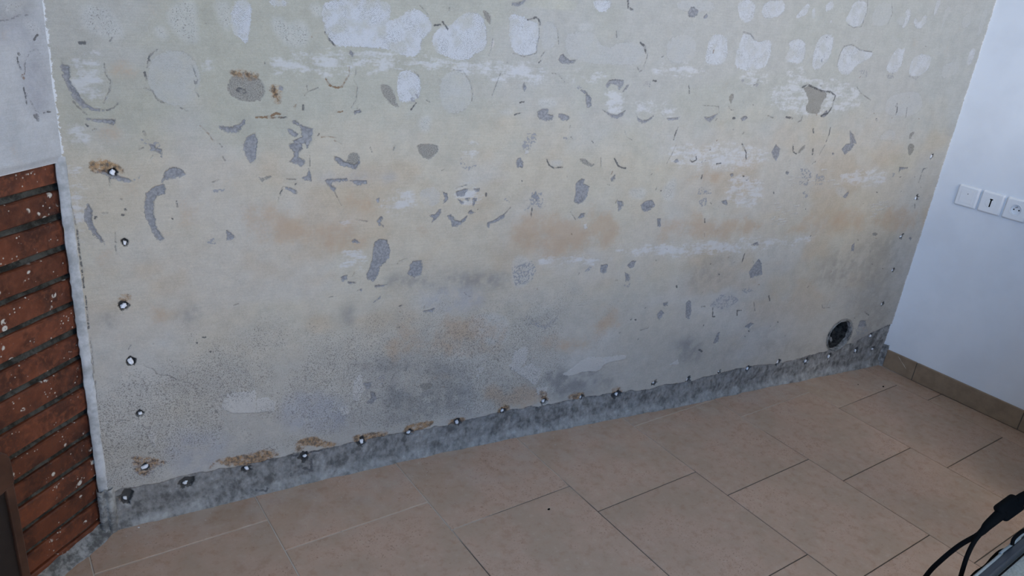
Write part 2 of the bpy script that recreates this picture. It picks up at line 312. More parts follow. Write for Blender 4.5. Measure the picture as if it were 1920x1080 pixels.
# ------------------------------------------------------------------ marks on the scraped wall
# one mark per line: kind, then corner points read off 4x enlargements (origin after @) and projected on to the wall plane
# C blue-grey chip  X broken-up chip  G brown-grey bare render  W woven white dab  w faint dab  F raised pale flake
# K crack(width first)  B brown crack  P pale smear  O ochre stain  R rust  S speckled patch  T olive stain  Y grey stain  U blue-grey stain  V brown streaks
MARKS = """
@0 0
S 590,60 700,30 820,60 930,200 940,280 840,310 700,260 600,180
S 1230,100 1330,0 1480,0 1480,200 1500,330 1400,330 1300,260
W 1740,0 1890,0 1875,200 1850,350 1810,290 1730,250
S 1590,0 1740,0 1730,250 1640,180
S 1150,200 1250,190 1270,310 1170,280
K 18 600,323 635,321
C 460,440 470,490 515,495 522,540 515,600 570,680 620,760 700,815 830,828 700,835 620,805 560,740 510,660 480,590 462,510
P 560,400 680,360 800,480 820,640 790,760 700,800 620,740 560,640
K 8 780,480 790,560 830,610 820,680 800,720 780,770
K 6 890,770 850,810 800,828
P 470,380 540,330 545,480 480,490
P 480,900 560,900 640,1000 640,1080 470,1080
C 635,893 760,895 860,900 862,925 830,932 730,918
K 6 545,760 580,800 650,860
K 9 645,935 660,945
K 9 690,975 718,968
w 1150,420 1300,370 1420,400 1500,520 1500,680 1400,790 1300,800 1180,740 1110,640 1110,520
K 5 1180,370 1120,420 1100,510
K 13 1083,545 1098,600
K 8 1080,660 1140,680 1180,750 1230,770
K 8 1350,810 1410,835
K 4 1440,490 1480,600 1460,680 1490,720
P 1500,400 1580,420 1580,500 1520,490
O 770,480 1080,490 1060,600 800,600
G 1700,640 1744,560 1840,540 1940,580 1992,660 1980,740 1880,772 1780,752 1712,700
R 1720,520 1840,530 1940,560 1930,600 1760,580
K 34 1790,675 1830,685
C 1645,950 1740,955 1800,930 1832,893 1835,925 1790,990 1740,1000 1680,985
C 1848,1032 1912,1000 1928,1048 1920,1140 1912,1200 1880,1232 1840,1160 1824,1100
X 1060,1048 1100,1048 1140,1072 1180,1060 1208,1100 1200,1140 1168,1100 1120,1080 1072,1072
K 14 1078,990 1090,1015
B 6 1500,940 1560,1000 1600,1060
O 800,940 900,960 950,1060 700,1000
@480 0
S 390,30 480,20 520,120 430,140
S 100,130 200,110 230,180 320,150 400,190 410,330 300,370 220,340 130,240
W 480,30 600,0 1000,0 1010,80 1000,180 1130,90 1200,60 1280,110 1330,190 1300,250 1240,300 1230,420 1130,430 1030,380 950,360 700,350 600,345 550,290 515,230
W 1340,240 1400,190 1460,200 1540,100 1680,90 1730,200 1735,370 1640,400 1600,450 1500,450 1360,400 1320,320
P 100,400 700,350 1300,430 1920,480 1920,560 1200,520 500,560 120,560
W 90,0 240,0 220,50 120,50
K 11 515,240 550,300 595,345
K 12 1340,192 1385,185
K 12 1400,165 1440,220
K 7 1230,40 1290,110
C 705,378 735,405 720,424 700,402
G 1700,75 1740,90 1770,140 1750,190 1715,130
F 1775,290 1792,320 1772,370 1756,345
K 5 1775,290 1762,370 1745,420
B 12 525,590 550,640 600,658 645,655 680,590
B 7 700,500 700,560 680,600
K 5 748,515 750,550 730,590 760,650 750,750 715,810
K 4 380,640 385,680 360,720
K 6 385,690 465,660
G 115,645 140,640 160,690 150,740 130,710
C 175,645 205,650 195,680 170,670
B 8 280,800 300,785 290,820
K 14 352,790 356,825
B 14 0,880 100,878 150,850 180,855
K 9 80,884 230,880
B 9 590,845 650,837
C 735,835 780,820 788,840 740,852
W 1060,540 1150,520 1230,580 1240,680 1220,740 1130,770 1060,760
G 935,630 1000,640 1040,700 1055,780 1080,812 1000,780 940,690
X 1150,750 1190,708 1230,708 1225,740 1200,740 1190,770 1150,770
K 10 1200,775 1165,820
K 6 1190,540 1225,575
w 1370,640 1420,550 1520,525 1600,600 1625,700 1600,800 1500,860 1400,830
K 6 1480,525 1550,530 1600,600 1625,700 1620,760
P 1650,500 1920,470 1920,640 1800,620
K 4 1835,550 1800,640 1770,720
S 1820,830 1920,820 1920,860 1850,860
C 330,940 385,955 425,965 410,1080 290,1080 270,1060 345,1030 340,980
C 270,910 300,902 325,940 290,935
C 235,970 260,970 320,1010 290,1030 250,1005
B 7 490,1030 540,1025 600,1035
B 7 590,1055 640,1080
S 1220,880 1320,860 1300,1000 1230,980
R 100,640 180,640 190,780 130,760
@960 0
C 0,20 40,25 95,0 85,25 40,46 0,42
T 100,0 500,0 470,85 300,65 95,50
W 610,0 750,0 740,60 690,90 650,88 615,50
K 14 870,0 875,60 905,75
w 1230,0 1520,0 1515,80 1400,90 1240,80
C 1320,95 1340,60 1360,52 1395,80 1385,115 1355,136 1325,120
C 1435,130 1460,105 1468,125 1445,142
W 1690,0 1825,0 1820,120 1790,160 1750,175 1700,130
W 1870,60 1920,10 2048,0 2048,80 1990,130 1880,140
W -20,90 60,120 130,150 205,180 205,260 190,340 180,400 100,420 20,400 -20,300
K 12 120,150 150,145 180,130 205,150 212,185
K 5 205,185 205,280 185,350 185,400 90,425 10,400
w 220,150 340,180 340,340 220,400
K 6 345,230 350,330
K 4 250,385 215,430
w 400,260 480,240 620,240 650,320 730,370 780,320 960,320 1010,400 990,480 850,490 700,480 520,470 400,390
C 352,455 365,420 385,408 430,455 490,450 450,478 380,480
K 8 785,235 787,280
K 14 965,320 1000,350 1005,395
K 7 1018,400 1010,450 990,500
K 7 942,505 955,540 975,530
S 530,160 600,170 620,230 480,230
w 1160,300 1280,250 1370,290 1385,350 1360,440 1280,480 1160,460
W 1490,260 1600,260 1620,340 1610,450 1560,490 1440,480 1470,350
W 1740,245 1810,270 1830,320 1920,300 1950,300 1940,420 1900,520 1670,530 1680,400 1720,290
K 6 1735,240 1790,255 1820,300
P 0,480 100,480 260,520 260,610 60,600 0,570
P 20,490 120,490 240,530 200,590 40,580
P 420,540 700,540 700,600 430,600
P 1050,490 1450,480 1470,560 1100,570
P 1700,560 1920,540 1920,640 1720,640
C 95,615 107,660 92,680 80,650
K 6 300,550 350,560 395,615
C 705,640 730,605 770,597 838,605 835,635 800,675 795,640 740,630 715,660
C 878,638 840,692 832,688 865,640
X 985,640 1010,605 1040,615 1035,660 1010,630
K 12 1060,606 1080,608
X 485,650 515,635 525,660 500,670
C 560,695 595,740 595,800 565,805 555,760
C 520,678 560,690 550,702
C 190,840 230,820 270,820 270,860 315,865 300,895 260,908 210,895 195,865
C 352,855 400,860 437,882 415,902 370,902 352,880
C 680,825 740,855 790,866 852,830 835,868 790,890 750,882 735,862
C 930,850 942,885 980,905 1020,898 1060,868 1030,908 985,926 945,908
C 1160,888 1255,880 1245,898 1170,900
C 1440,880 1480,882 1550,850 1505,895 1485,915 1460,905
K 4 1430,790 1550,800 1555,850
K 16 1660,889 1668,889
C 1718,885 1750,870 1765,885 1725,915
G 1635,710 1665,700 1660,750 1640,785 1630,750
K 5 1625,800 1640,825 1665,828
K 9 1325,640 1330,700
X 1710,595 1745,600 1725,620
X 1815,630 1855,615 1840,655
K 8 1815,640 1840,625 1850,600
X 85,1060 110,1005 180,1000 180,1065 130,1085 85,1085
X 385,1030 410,1035 440,1065 400,1055
K 9 1245,955 1225,1000 1210,1050
K 4 845,980 860,1030 900,1050
K 9 20,860 60,850
K 9 60,770 90,765
P 700,670 850,700 850,830 780,850 700,820
P 920,740 1080,740 1060,860 940,850
P 1120,780 1260,780 1240,880 1140,870
S 200,740 340,740 330,810 200,810
@1440 0
W -20,0 128,0 120,80 70,130 -20,130
W 315,10 300,100 225,140 205,130 260,60
W 330,65 355,65 355,140 330,130
W 430,30 495,0 490,60 430,95
W 465,150 485,150 480,175 462,175
W 645,10 740,0 748,80 710,180 660,210 600,190 580,140 620,80
K 5 748,0 748,80 700,200 640,208 590,180
w 830,20 920,20 938,80 910,170 840,200 780,190 780,110
K 4 930,30 935,100 900,180
W 1040,65 1075,65 1070,130 1020,230 1000,180 1030,100
w 965,130 1030,110 1010,200 970,180
W 1090,160 1110,125 1135,180 1175,110 1195,125 1190,170 1150,215 1110,215
W 1270,0 1305,0 1270,90 1245,125 1255,50
w 1330,60 1380,40 1340,140 1300,230 1315,130
w 1490,100 1530,100 1515,200 1450,220 1460,140
w 1620,70 1660,60 1600,260 1560,270 1590,150
W 160,300 270,290 285,370 270,450 240,480 120,460 160,380
W 400,255 490,260 490,340 460,440 390,520 330,520 345,380
W 530,440 570,350 620,335 690,370 740,385 790,390 780,430 700,470 650,500 620,560 550,560 520,500
K 6 520,500 535,420 570,350 630,335 700,380 780,390
W -30,300 30,300 20,400 0,460 -30,450
W 980,350 1000,375 1040,350 1020,400 1000,500 950,560 880,530 920,430
X 890,565 950,540 945,585 900,590
W 1150,400 1230,420 1230,460 1190,540 1110,580 1050,560 1080,440
X 1050,570 1140,575 1110,600
w 1310,490 1370,470 1440,460 1430,530 1370,580 1300,590
W 1520,370 1560,360 1540,440 1510,500 1485,470
P 130,500 300,500 230,590 140,580
P 0,590 700,600 700,860 0,860
X 690,530 745,525 740,575 700,580
G 260,660 330,640 350,660 440,690 440,730 410,760 395,820 380,860 290,850 285,790 310,770 290,700
K 12 260,655 300,635 340,655 400,680 470,690 505,720 485,800 450,850 400,872
C 395,870 440,830 452,850 420,880
K 8 0,870 40,885
K 14 140,880 185,888
K 8 225,918 250,905 260,870
K 5 670,655 700,700 770,750
K 10 970,780 972,830 960,860
K 7 1045,810 1035,880
K 14 812,895 818,905
K 9 470,960 460,1010 440,1060
C 615,980 640,1010 665,1080 620,1080
w 850,1010 900,970 960,980 955,1060 830,1050
G 1060,1000 1100,985 1090,1010 1060,1060
K 12 340,970 343,995
w 880,760 960,700 1160,680 1160,860 880,880
@0 270
C 1125,10 1145,12 1175,32 1215,42 1207,95 1193,62 1150,44 1130,48
K 8 1040,40 1075,30
K 7 1120,115 1145,90
C 725,195 780,200 830,228 900,243 960,258 995,285 930,287 870,268 800,238 740,218
R 660,140 760,110 860,150 940,210 860,220 760,200 690,210
R 700,150 800,140 880,180 820,190 740,185
K 4 820,250 823,320
K 4 805,130 808,160
X 1000,266 1055,240 1035,258
C 1215,290 1235,210 1290,178 1350,185 1395,230 1340,250 1270,262 1235,272
C 1080,440 1100,370 1160,320 1225,305 1240,335 1235,370 1180,390 1155,430 1150,520 1170,620 1230,710 1200,735 1160,690 1110,600 1085,510
C 660,445 690,490 685,590 720,650 760,700 785,755 720,700 670,640 632,560 640,490
K 5 860,660 865,740 910,742
K 3 865,760 870,830
K 13 712,560 718,548
K 13 765,520 775,520
K 12 796,518 802,518
K 13 936,492 940,498
K 13 915,533 928,533
K 11 908,413 912,417
K 9 1288,560 1291,562
K 10 1322,430 1332,475
C 1700,650 1730,665 1768,705 1700,725
X 1555,735 1600,712 1640,735 1590,760
K 7 1590,290 1640,270
X 1590,350 1680,335 1680,355 1600,365
K 8 1670,95 1690,125
K 8 1645,0 1665,20
P 500,100 620,130 660,400 640,640 600,760 560,600 530,300
P 530,320 600,350 640,480 600,640 560,560
K 6 540,480 570,620
K 9 575,640 600,850 615,950 630,1080
O 700,780 860,780 860,940 700,940
O 1300,420 1450,400 1450,640 1320,600
O 1820,480 1920,440 1920,640 1840,600
@480 270
C 250,0 340,0 345,40 320,75 320,105 360,120 368,150 340,175 310,150 255,135 280,100 290,60 255,35
C 375,0 402,0 385,30
K 7 403,90 403,170
C 395,185 415,235 415,275 370,270 345,255 385,235
G 20,245 35,262 80,250 115,235 110,260 70,278 45,292 25,270
K 8 230,265 300,268
C 205,322 260,330 300,350 310,370 275,370 235,345
K 11 200,330 180,385
K 6 170,400 165,440
G 690,80 735,60 778,80 778,140 745,185 690,175 640,165 600,130 585,95 630,110 660,135 690,125
C 585,95 630,108 660,135 690,145 745,160 778,130 775,155 745,188 690,176 640,165 600,130
C 520,268 680,260 690,275 580,285 560,310 600,330 590,360 560,340 530,290
C 695,275 830,275 830,298 760,310
U 480,235 1020,225 1020,270 480,275
K 5 590,365 640,460
C 900,415 925,408 915,438
C 905,580 940,540 952,560 930,590 957,622 925,612
K 6 750,570 840,582
P 655,560 690,560 670,590
G 1205,0 1368,0 1362,70 1300,118 1245,100 1210,40
X 1520,80 1570,160 1650,160 1590,195 1540,172
P 1520,0 1700,0 1680,120 1600,150 1530,90
G 850,10 870,55 882,70 860,62
G 1030,10 1055,10 1025,68
w 1220,340 1380,320 1380,460 1240,470
C 1395,360 1435,375 1438,420 1405,442 1420,400
P 1500,330 1600,300 1680,340 1690,420 1620,480 1520,460
C 1500,360 1560,340 1590,340 1560,390 1510,388
C 1630,335 1675,335 1672,358 1640,352
C 1568,410 1602,403 1592,428
C 1513,415 1557,435 1540,454
C 1623,410 1654,405 1640,450 1628,467
C 1505,330 1580,308 1530,326
C 1305,535 1345,530 1370,495 1388,490 1370,545 1320,590 1330,560
C 1440,540 1460,530 1500,575 1530,580 1580,540 1560,580 1500,622 1465,624 1465,590
C 1588,515 1610,498 1637,512 1610,524
K 12 1722,370 1726,390
C 1735,590 1770,578 1865,522 1862,552 1800,582 1750,602 1745,628 1730,612
K 8 1860,530 1910,475
X 1860,420 1890,396 1916,408 1900,436
C 880,790 890,740 930,715 980,725 1005,790 1000,850 960,900 930,920 910,990 880,1030 840,1015 825,980 850,940 870,880
C 1155,910 1180,880 1240,875 1250,920 1240,980 1190,1000 1150,985 1140,970 1155,940
C 718,732 740,713 777,742 730,748
C 640,1000 680,988 682,1020 650,1037
C 690,1036 752,1043 700,1053
K 8 740,965 725,1000
C 888,1063 982,1058 900,1082
K 4 1070,885 1130,860
K 4 1060,900 1100,885
O 0,400 200,450 300,600 600,600 850,620 870,800 660,830 560,760 300,700 130,680 50,720 0,700
O 100,560 600,610 720,700 660,820 560,760 300,690 60,690
O 640,360 850,420 900,520 780,560 660,480
O 970,520 1060,530 1060,600 950,600
O 1780,640 1920,640 1920,820 1800,800
O 1190,620 1280,650 1240,700
P 680,780 860,780 860,960 620,940
P 880,400 1160,340 1200,480 1000,520
Y 1000,980 1920,960 1920,1080 1000,1080
@960 270
X 75,0 145,0 135,45 80,40
F 95,50 115,45 130,62 110,75 95,68
C 30,120 60,105 85,140 75,180 40,175
F 45,150 62,140 72,170 50,172
K 11 260,115 280,160 320,182 380,175
S 270,120 390,120 370,170 300,165
G 500,110 550,110 590,150 635,155 590,173 530,150
K 7 668,105 668,180
K 12 770,110 800,170 850,182
C 1213,130 1235,114 1252,130 1230,142
K 9 1335,120 1350,135 1385,120 1380,95
K 6 1160,145 1190,90 1230,10
K 9 1535,150 1565,145
K 9 1725,0 1755,60 1755,120
X 130,410 170,345 200,375 225,365 230,420 218,485 180,455 95,495 145,440
C 140,400 175,365 200,395 180,420
K 9 150,480 143,540
C 480,300 520,262 545,265 540,300 580,320 560,400 530,440 490,450 465,430 480,370
F 490,440 500,390 520,370 532,390 510,442
C 743,262 772,230 767,277 745,280
K 8 775,445 790,415
C 790,425 830,430 832,465 815,490 800,502 795,470
C 965,460 1000,430 1050,420 1070,460 1040,490 1000,512 975,497
F 985,455 1030,435 1050,460 1020,485
C 493,560 520,525 550,518 540,547
K 6 440,510 480,570
F 540,610 560,600 567,630 545,642
S 870,330 1010,320 1000,420 880,410
S 1110,340 1240,220 1220,420 1130,430
C 1088,558 1117,560 1110,622 1095,620
X 1390,350 1420,320 1450,340 1500,340 1495,370 1440,375 1395,378
C 1573,430 1610,423 1612,457 1585,452
X 1400,430 1455,395 1460,450 1420,470
C 1636,225 1655,222 1662,238 1645,246
K 11 1732,240 1740,243
K 11 1760,272 1770,265
K 9 1445,560 1445,585
K 12 1425,235 1420,260
C 1780,960 1850,862 1870,890 1876,980 1830,990 1790,1012
C 1798,757 1840,738 1857,762
K 9 1745,825 1725,890
C 868,910 900,878 930,880 917,922 890,937
C 848,963 882,985 887,1022 855,1027
X 835,1060 885,1045 875,1080
C 663,960 668,910 717,903 707,962 685,972
F 675,950 690,915 700,920 690,960
X 540,965 590,912 600,940
K 9 1668,888 1674,888
K 11 1551,975 1555,980
K 12 1233,1065 1237,1075
O 0,500 420,560 500,480 820,500 800,780 500,800 380,850 0,840
O 0,620 420,600 700,560 800,700 500,780 200,830 0,800
O 1300,200 1600,200 1580,260 1320,300
O 1100,560 1300,540 1880,540 1860,700 1100,760
P 770,760 1100,770 1600,720 1920,700 1920,790 1500,830 800,840
P 900,790 1300,780 1600,740 1600,790 1200,830
P 200,850 760,840 700,900 230,900
P 1150,0 1920,0 1920,180 1160,180
P 1620,220 1900,220 1880,480 1600,460
X 0,930 150,880 180,940 150,1040 30,1060
S 0,830 120,840 180,960 100,1080 0,1080
V 1400,850 1700,830 1650,1080 1250,1080
@1440 270
C 30,60 60,5 92,40 85,90 60,126 40,95
K 9 190,10 190,60 215,75
G 215,70 280,0 287,20 240,72
K 12 340,40 335,80
K 7 430,10 390,80
C 482,75 490,66 499,75 490,85
C 555,40 590,0 650,0 640,30 600,60 580,78
G 1045,0 1100,0 1090,60 1055,100
X 245,185 295,185 340,240 300,278 260,255
X 365,225 425,245 415,305 355,305
C 135,215 145,200 156,215 146,235
X 230,280 300,280 300,310 240,310
X 260,360 300,350 310,390 270,410
C 985,173 1048,180 992,192 983,217
X 930,215 955,225 950,245 932,245
C 1153,217 1165,185 1193,181 1170,192
K 7 1150,230 1130,290
C 563,395 607,353 602,390 580,407
G 775,675 800,660 825,680 800,690
C 1055,705 1068,698 1080,710 1068,722
C 623,802 628,760 645,743 642,800
K 7 1100,450 1102,480
O 880,480 1100,480 1130,560 1090,650 780,640
O 900,490 1090,490 1100,560 1070,640 860,620
O 450,470 850,480 760,650 100,700 200,600
P 0,710 370,680 380,720 0,780
P 540,200 900,180 860,330 560,310
V 700,700 1050,700 980,1080 300,1080
V 380,820 700,760 560,1060 330,1060
S 500,320 600,330 580,400 520,390
H 150,200 500,200 500,310 150,310
H 50,440 190,440 190,600 50,600
H 780,430 860,430 860,560 780,560
@0 540
F 1700,790 1920,770 1920,935 1740,940 1660,900
K 6 1080,590 1150,610 1180,650 1270,660 1340,695 1430,720 1490,770
K 4 960,465 980,430
K 4 900,990 980,1000
K 5 1060,1030 1110,1060 1130,1050
R 900,60 960,40 990,90 950,110 890,110
G 1590,940 1610,920 1640,932 1630,944
Y 1340,160 1470,150 1470,260 1350,250
Y 740,200 860,210 850,300 740,300
O 1100,150 1300,180 1200,300 1100,260
K 6 1845,640 1860,620
K 11 1520,370 1525,370
K 11 1535,370 1540,370
K 10 1472,412 1476,412
K 11 1578,478 1582,480
K 9 1145,420 1149,420
K 9 640,60 655,200 665,300
K 8 675,370 690,500 700,640
K 8 712,700 725,900
@480 540
C 763,22 797,3 792,24
C 883,108 933,62 926,86
C 1253,177 1338,153 1320,178
Y 650,200 700,150 740,180 700,270
F 740,690 780,650 800,655 800,720 825,760 790,800 780,850 730,850 722,780
Y 805,715 860,710 860,745 830,760
C 806,717 858,712 856,745 832,758
C 862,780 890,790 905,830 870,870 830,860 865,830
Y 970,740 1050,740 1160,760 1130,840 1050,880 970,860
Y 990,760 1050,750 1120,780 1050,860 980,840
G 1225,720 1320,710 1330,750 1270,770 1230,750
X 915,680 960,655 975,720 930,725
F 610,900 690,890 705,940 650,955
F 0,830 80,820 150,850 140,920 0,935
K 5 1010,710 1040,640 1080,620 1125,620 1140,550
F 1660,610 1690,585 1712,600 1680,642
F 1650,660 1677,648 1667,674
F 1898,580 1920,560 1950,590 1920,622
O 1680,700 1800,720 1920,780 1920,900 1800,880 1650,830
O 1740,710 1860,760 1920,850 1900,890 1800,860
R 1110,1050 1200,1020 1330,1000 1300,1030 1200,1065 1100,1090
R 1105,1050 1220,1015 1340,995 1290,1035 1200,1070
R 1400,1000 1560,960 1580,1000 1480,1035
R 1830,880 1900,880 1900,950 1810,965
U 200,800 500,780 700,900 640,1080 180,1080
Y 700,560 1400,520 1600,620 1500,700 1100,660 780,640
Y 1150,780 1600,700 1600,850 1200,1000 900,1000
O 950,200 1900,200 1900,480 1500,560 1400,480 950,540 1000,330
S 1580,200 1900,180 1900,440 1620,400
O 1150,660 1500,640 1480,700 1160,730
U 1200,0 1700,0 1680,180 1250,170
@960 540
X 95,205 160,240 240,290 300,245 345,205 300,290 240,305 150,270
C 1088,200 1120,170 1142,190 1105,245
C 1133,115 1170,108 1167,132 1140,137
K 12 893,236 898,234
K 10 924,238 928,240
C 1308,115 1330,93 1343,110 1346,180 1330,234 1307,220
X 1490,135 1560,55 1640,45 1700,90 1640,140 1570,160
U 1500,130 1560,60 1640,50 1690,90 1640,130 1570,150
K 9 1508,150 1505,215 1525,215
K 9 1690,205 1690,170 1720,170
K 8 1815,110 1822,170
X 1715,10 1780,-5 1815,25 1760,40
G 1413,135 1462,137 1430,151
C 1743,292 1790,260 1812,270 1780,302
K 12 1776,321 1780,325
C 1513,412 1545,340 1560,333 1547,400 1530,420
K 14 1405,465 1425,475
K 7 960,320 1020,305 1030,290
F 0,480 100,440 120,450 110,560 60,590 80,600 140,560 170,590 215,600 215,660 170,740 130,700 60,650 0,620
F 370,645 430,620 550,520 680,520 860,500 850,540 700,560 650,630 550,620 430,665
F 1180,580 1245,538 1252,572
F 180,750 270,740 240,810 190,800
Y 220,600 560,620 720,560 800,640 720,760 540,780 280,840
Y 240,640 500,660 560,760 300,800
O 130,360 450,380 640,300 780,60 850,220 700,420 500,480 160,540
O 0,740 170,760 210,840 0,920
O 0,720 180,740 220,850 0,930
R 200,770 260,770 260,850 210,850
R 420,800 530,770 530,840 430,840
R 740,750 820,740 830,830 760,840
Y 1240,380 1420,380 1420,560 1260,560
V 1880,380 1920,360 1920,500 1860,500
@1440 540
C 672,297 690,248 732,243 737,287
K 9 725,180 755,205
K 6 405,125 410,150 465,148
K 4 465,90 440,140
X 650,300 740,290 760,340 670,350
V 0,380 300,420 400,480 0,520
Y 560,420 680,330 860,330 880,420 500,460
K 9 70,253 74,256
K 9 126,355 130,357
K 9 5,60 15,95
V 650,0 950,0 880,330 640,320
@0 810
R 980,180 1080,190 1200,200 1250,240 1160,250 1100,330 1030,310 1000,260
X 980,180 1080,190 1250,230 1110,330 1020,310
K 6 1110,160 1220,150
R 1620,210 1760,190 1920,160 1920,230 1760,250 1640,240
R 1640,215 1800,195 1940,160 1930,220 1760,250
R 1580,240 1610,230 1600,280 1575,275
U 1240,0 1720,0 1600,280 1300,320
F 1110,40 1130,0 1180,0 1160,120
@480 810
R 0,150 100,120 190,170 110,210 0,240
R 0,160 90,150 100,200 0,230
R 300,80 380,40 490,50 470,100 380,80 330,150 290,140
R 310,70 430,45 500,70 600,90 520,110 360,90
R 500,85 600,85 590,105 520,110
R 720,30 900,10 1000,-10 950,50 800,60 740,80
R 730,40 940,10 930,50 780,70
X 240,180 500,130 520,180 420,210 260,200
X 330,150 510,140 480,190 340,200
X 350,200 440,190 430,310 350,310
K 18 360,280 420,300 415,220
K 14 260,190 340,180 420,160 490,150
X 220,300 280,290 280,350 230,340
K 14 0,435 70,440 85,420
K 14 260,320 270,345
"""
CEMENT_TOP = [(150, 932), (190, 925), (300, 905), (350, 890), (463, 872), (520, 858), (620, 840), (690, 822), (768, 808), (860, 793), (940, 772), (1020, 760), (1100, 745),
              (1160, 737), (1220, 728), (1290, 716), (1350, 700), (1400, 688), (1460, 683), (1520, 667), (1560, 655), (1600, 643), (1660, 612), (1700, 600)]
# drilled holes with plugs: pixel, hole radius (mm), plug offset, group key
PLUGS = [(211, 323, 10, 'L'), (234, 455, 8.5, 'L'), (231, 574, 12, 'L'), (245, 678, 12, 'L'), (262, 776, 9.5, 'L'), (272, 876, 11, 'L'),
         (235, 936, 16, 'B'), (348, 907, 16, 'B'), (463, 880, 10, 'B'), (572, 857, 14, 'B'), (680, 829, 12, 'B'), (768, 812, 10, 'B'), (858, 793, 11, 'B'), (943, 771, 11, 'B'),
         (1020, 753, 10, 'B'), (1090, 745, 9, 'B'), (1158, 740, 15, 'B'), (1227, 718, 9, 'B'), (1290, 712, 11, 'B'), (1350, 697, 7, 'B'), (1404, 692, 11, 'B'), (1460, 679, 11, 'B'),
         (1513, 678, 11, 'B'), (1557, 669, 11, 'B'), (1607, 658, 11, 'B'), (1639, 655, 9, 'B'),
         (1634, 630, 10, 'R'), (1655, 570, 9, 'R'), (1675, 506, 9, 'R'), (1691, 443, 11, 'R'), (1719, 371, 12, 'R'), (1748, 293, 11, 'R')]

def chaikin(p, n):
    for _ in range(n):
        q = []
        for i in range(len(p)):
            a, b = p[i], p[(i+1) % len(p)]
            q += [(a[0]*.75+b[0]*.25, a[1]*.75+b[1]*.25), (a[0]*.25+b[0]*.75, a[1]*.25+b[1]*.75)]
        p = q
    return p
def seg_dist(X, Z, pts, closed):
    d = np.full(X.shape, 1e9); n = len(pts)
    for i in range(n if closed else n-1):
        (ax, az), (bx, bz) = pts[i], pts[(i+1) % n]
        ex, ez = bx-ax, bz-az; L = ex*ex+ez*ez+1e-12
        t = np.clip(((X-ax)*ex+(Z-az)*ez)/L, 0, 1)
        d = np.minimum(d, (X-ax-t*ex)**2+(Z-az-t*ez)**2)
    return np.sqrt(d)
def inside(X, Z, pts):
    r = np.zeros(X.shape, bool); n = len(pts)
    for i in range(n):
        (ax, az), (bx, bz) = pts[i], pts[(i+1) % n]
        if az == bz: continue
        r ^= ((az > Z) != (bz > Z)) & (X < (bx-ax)*(Z-az)/(bz-az)+ax)
    return r
def sstep(v, a, b):
    t = np.clip((v-a)/(b-a), 0, 1); return t*t*(3-2*t)
def vnoise(X, Z, scale, seed):
    r = np.random.default_rng(seed); T = r.random((257, 257)); T[256] = T[0]; T[:, 256] = T[:, 0]
    x, z = X*scale+1000, Z*scale+1000; ix, iz = np.floor(x).astype(int), np.floor(z).astype(int)
    fx, fz = x-ix, z-iz; fx, fz = fx*fx*(3-2*fx), fz*fz*(3-2*fz); ix, iz = ix % 256, iz % 256
    return (T[iz, ix]*(1-fx)+T[iz, ix+1]*fx)*(1-fz)+(T[iz+1, ix]*(1-fx)+T[iz+1, ix+1]*fx)*fz
def fbm(X, Z, scale, seed, o=4):
    s = 0; a = .5; t = 0
    for k in range(o): s = s+a*vnoise(X, Z, scale*2**k, seed+k); t += a; a *= .55
    return s/t

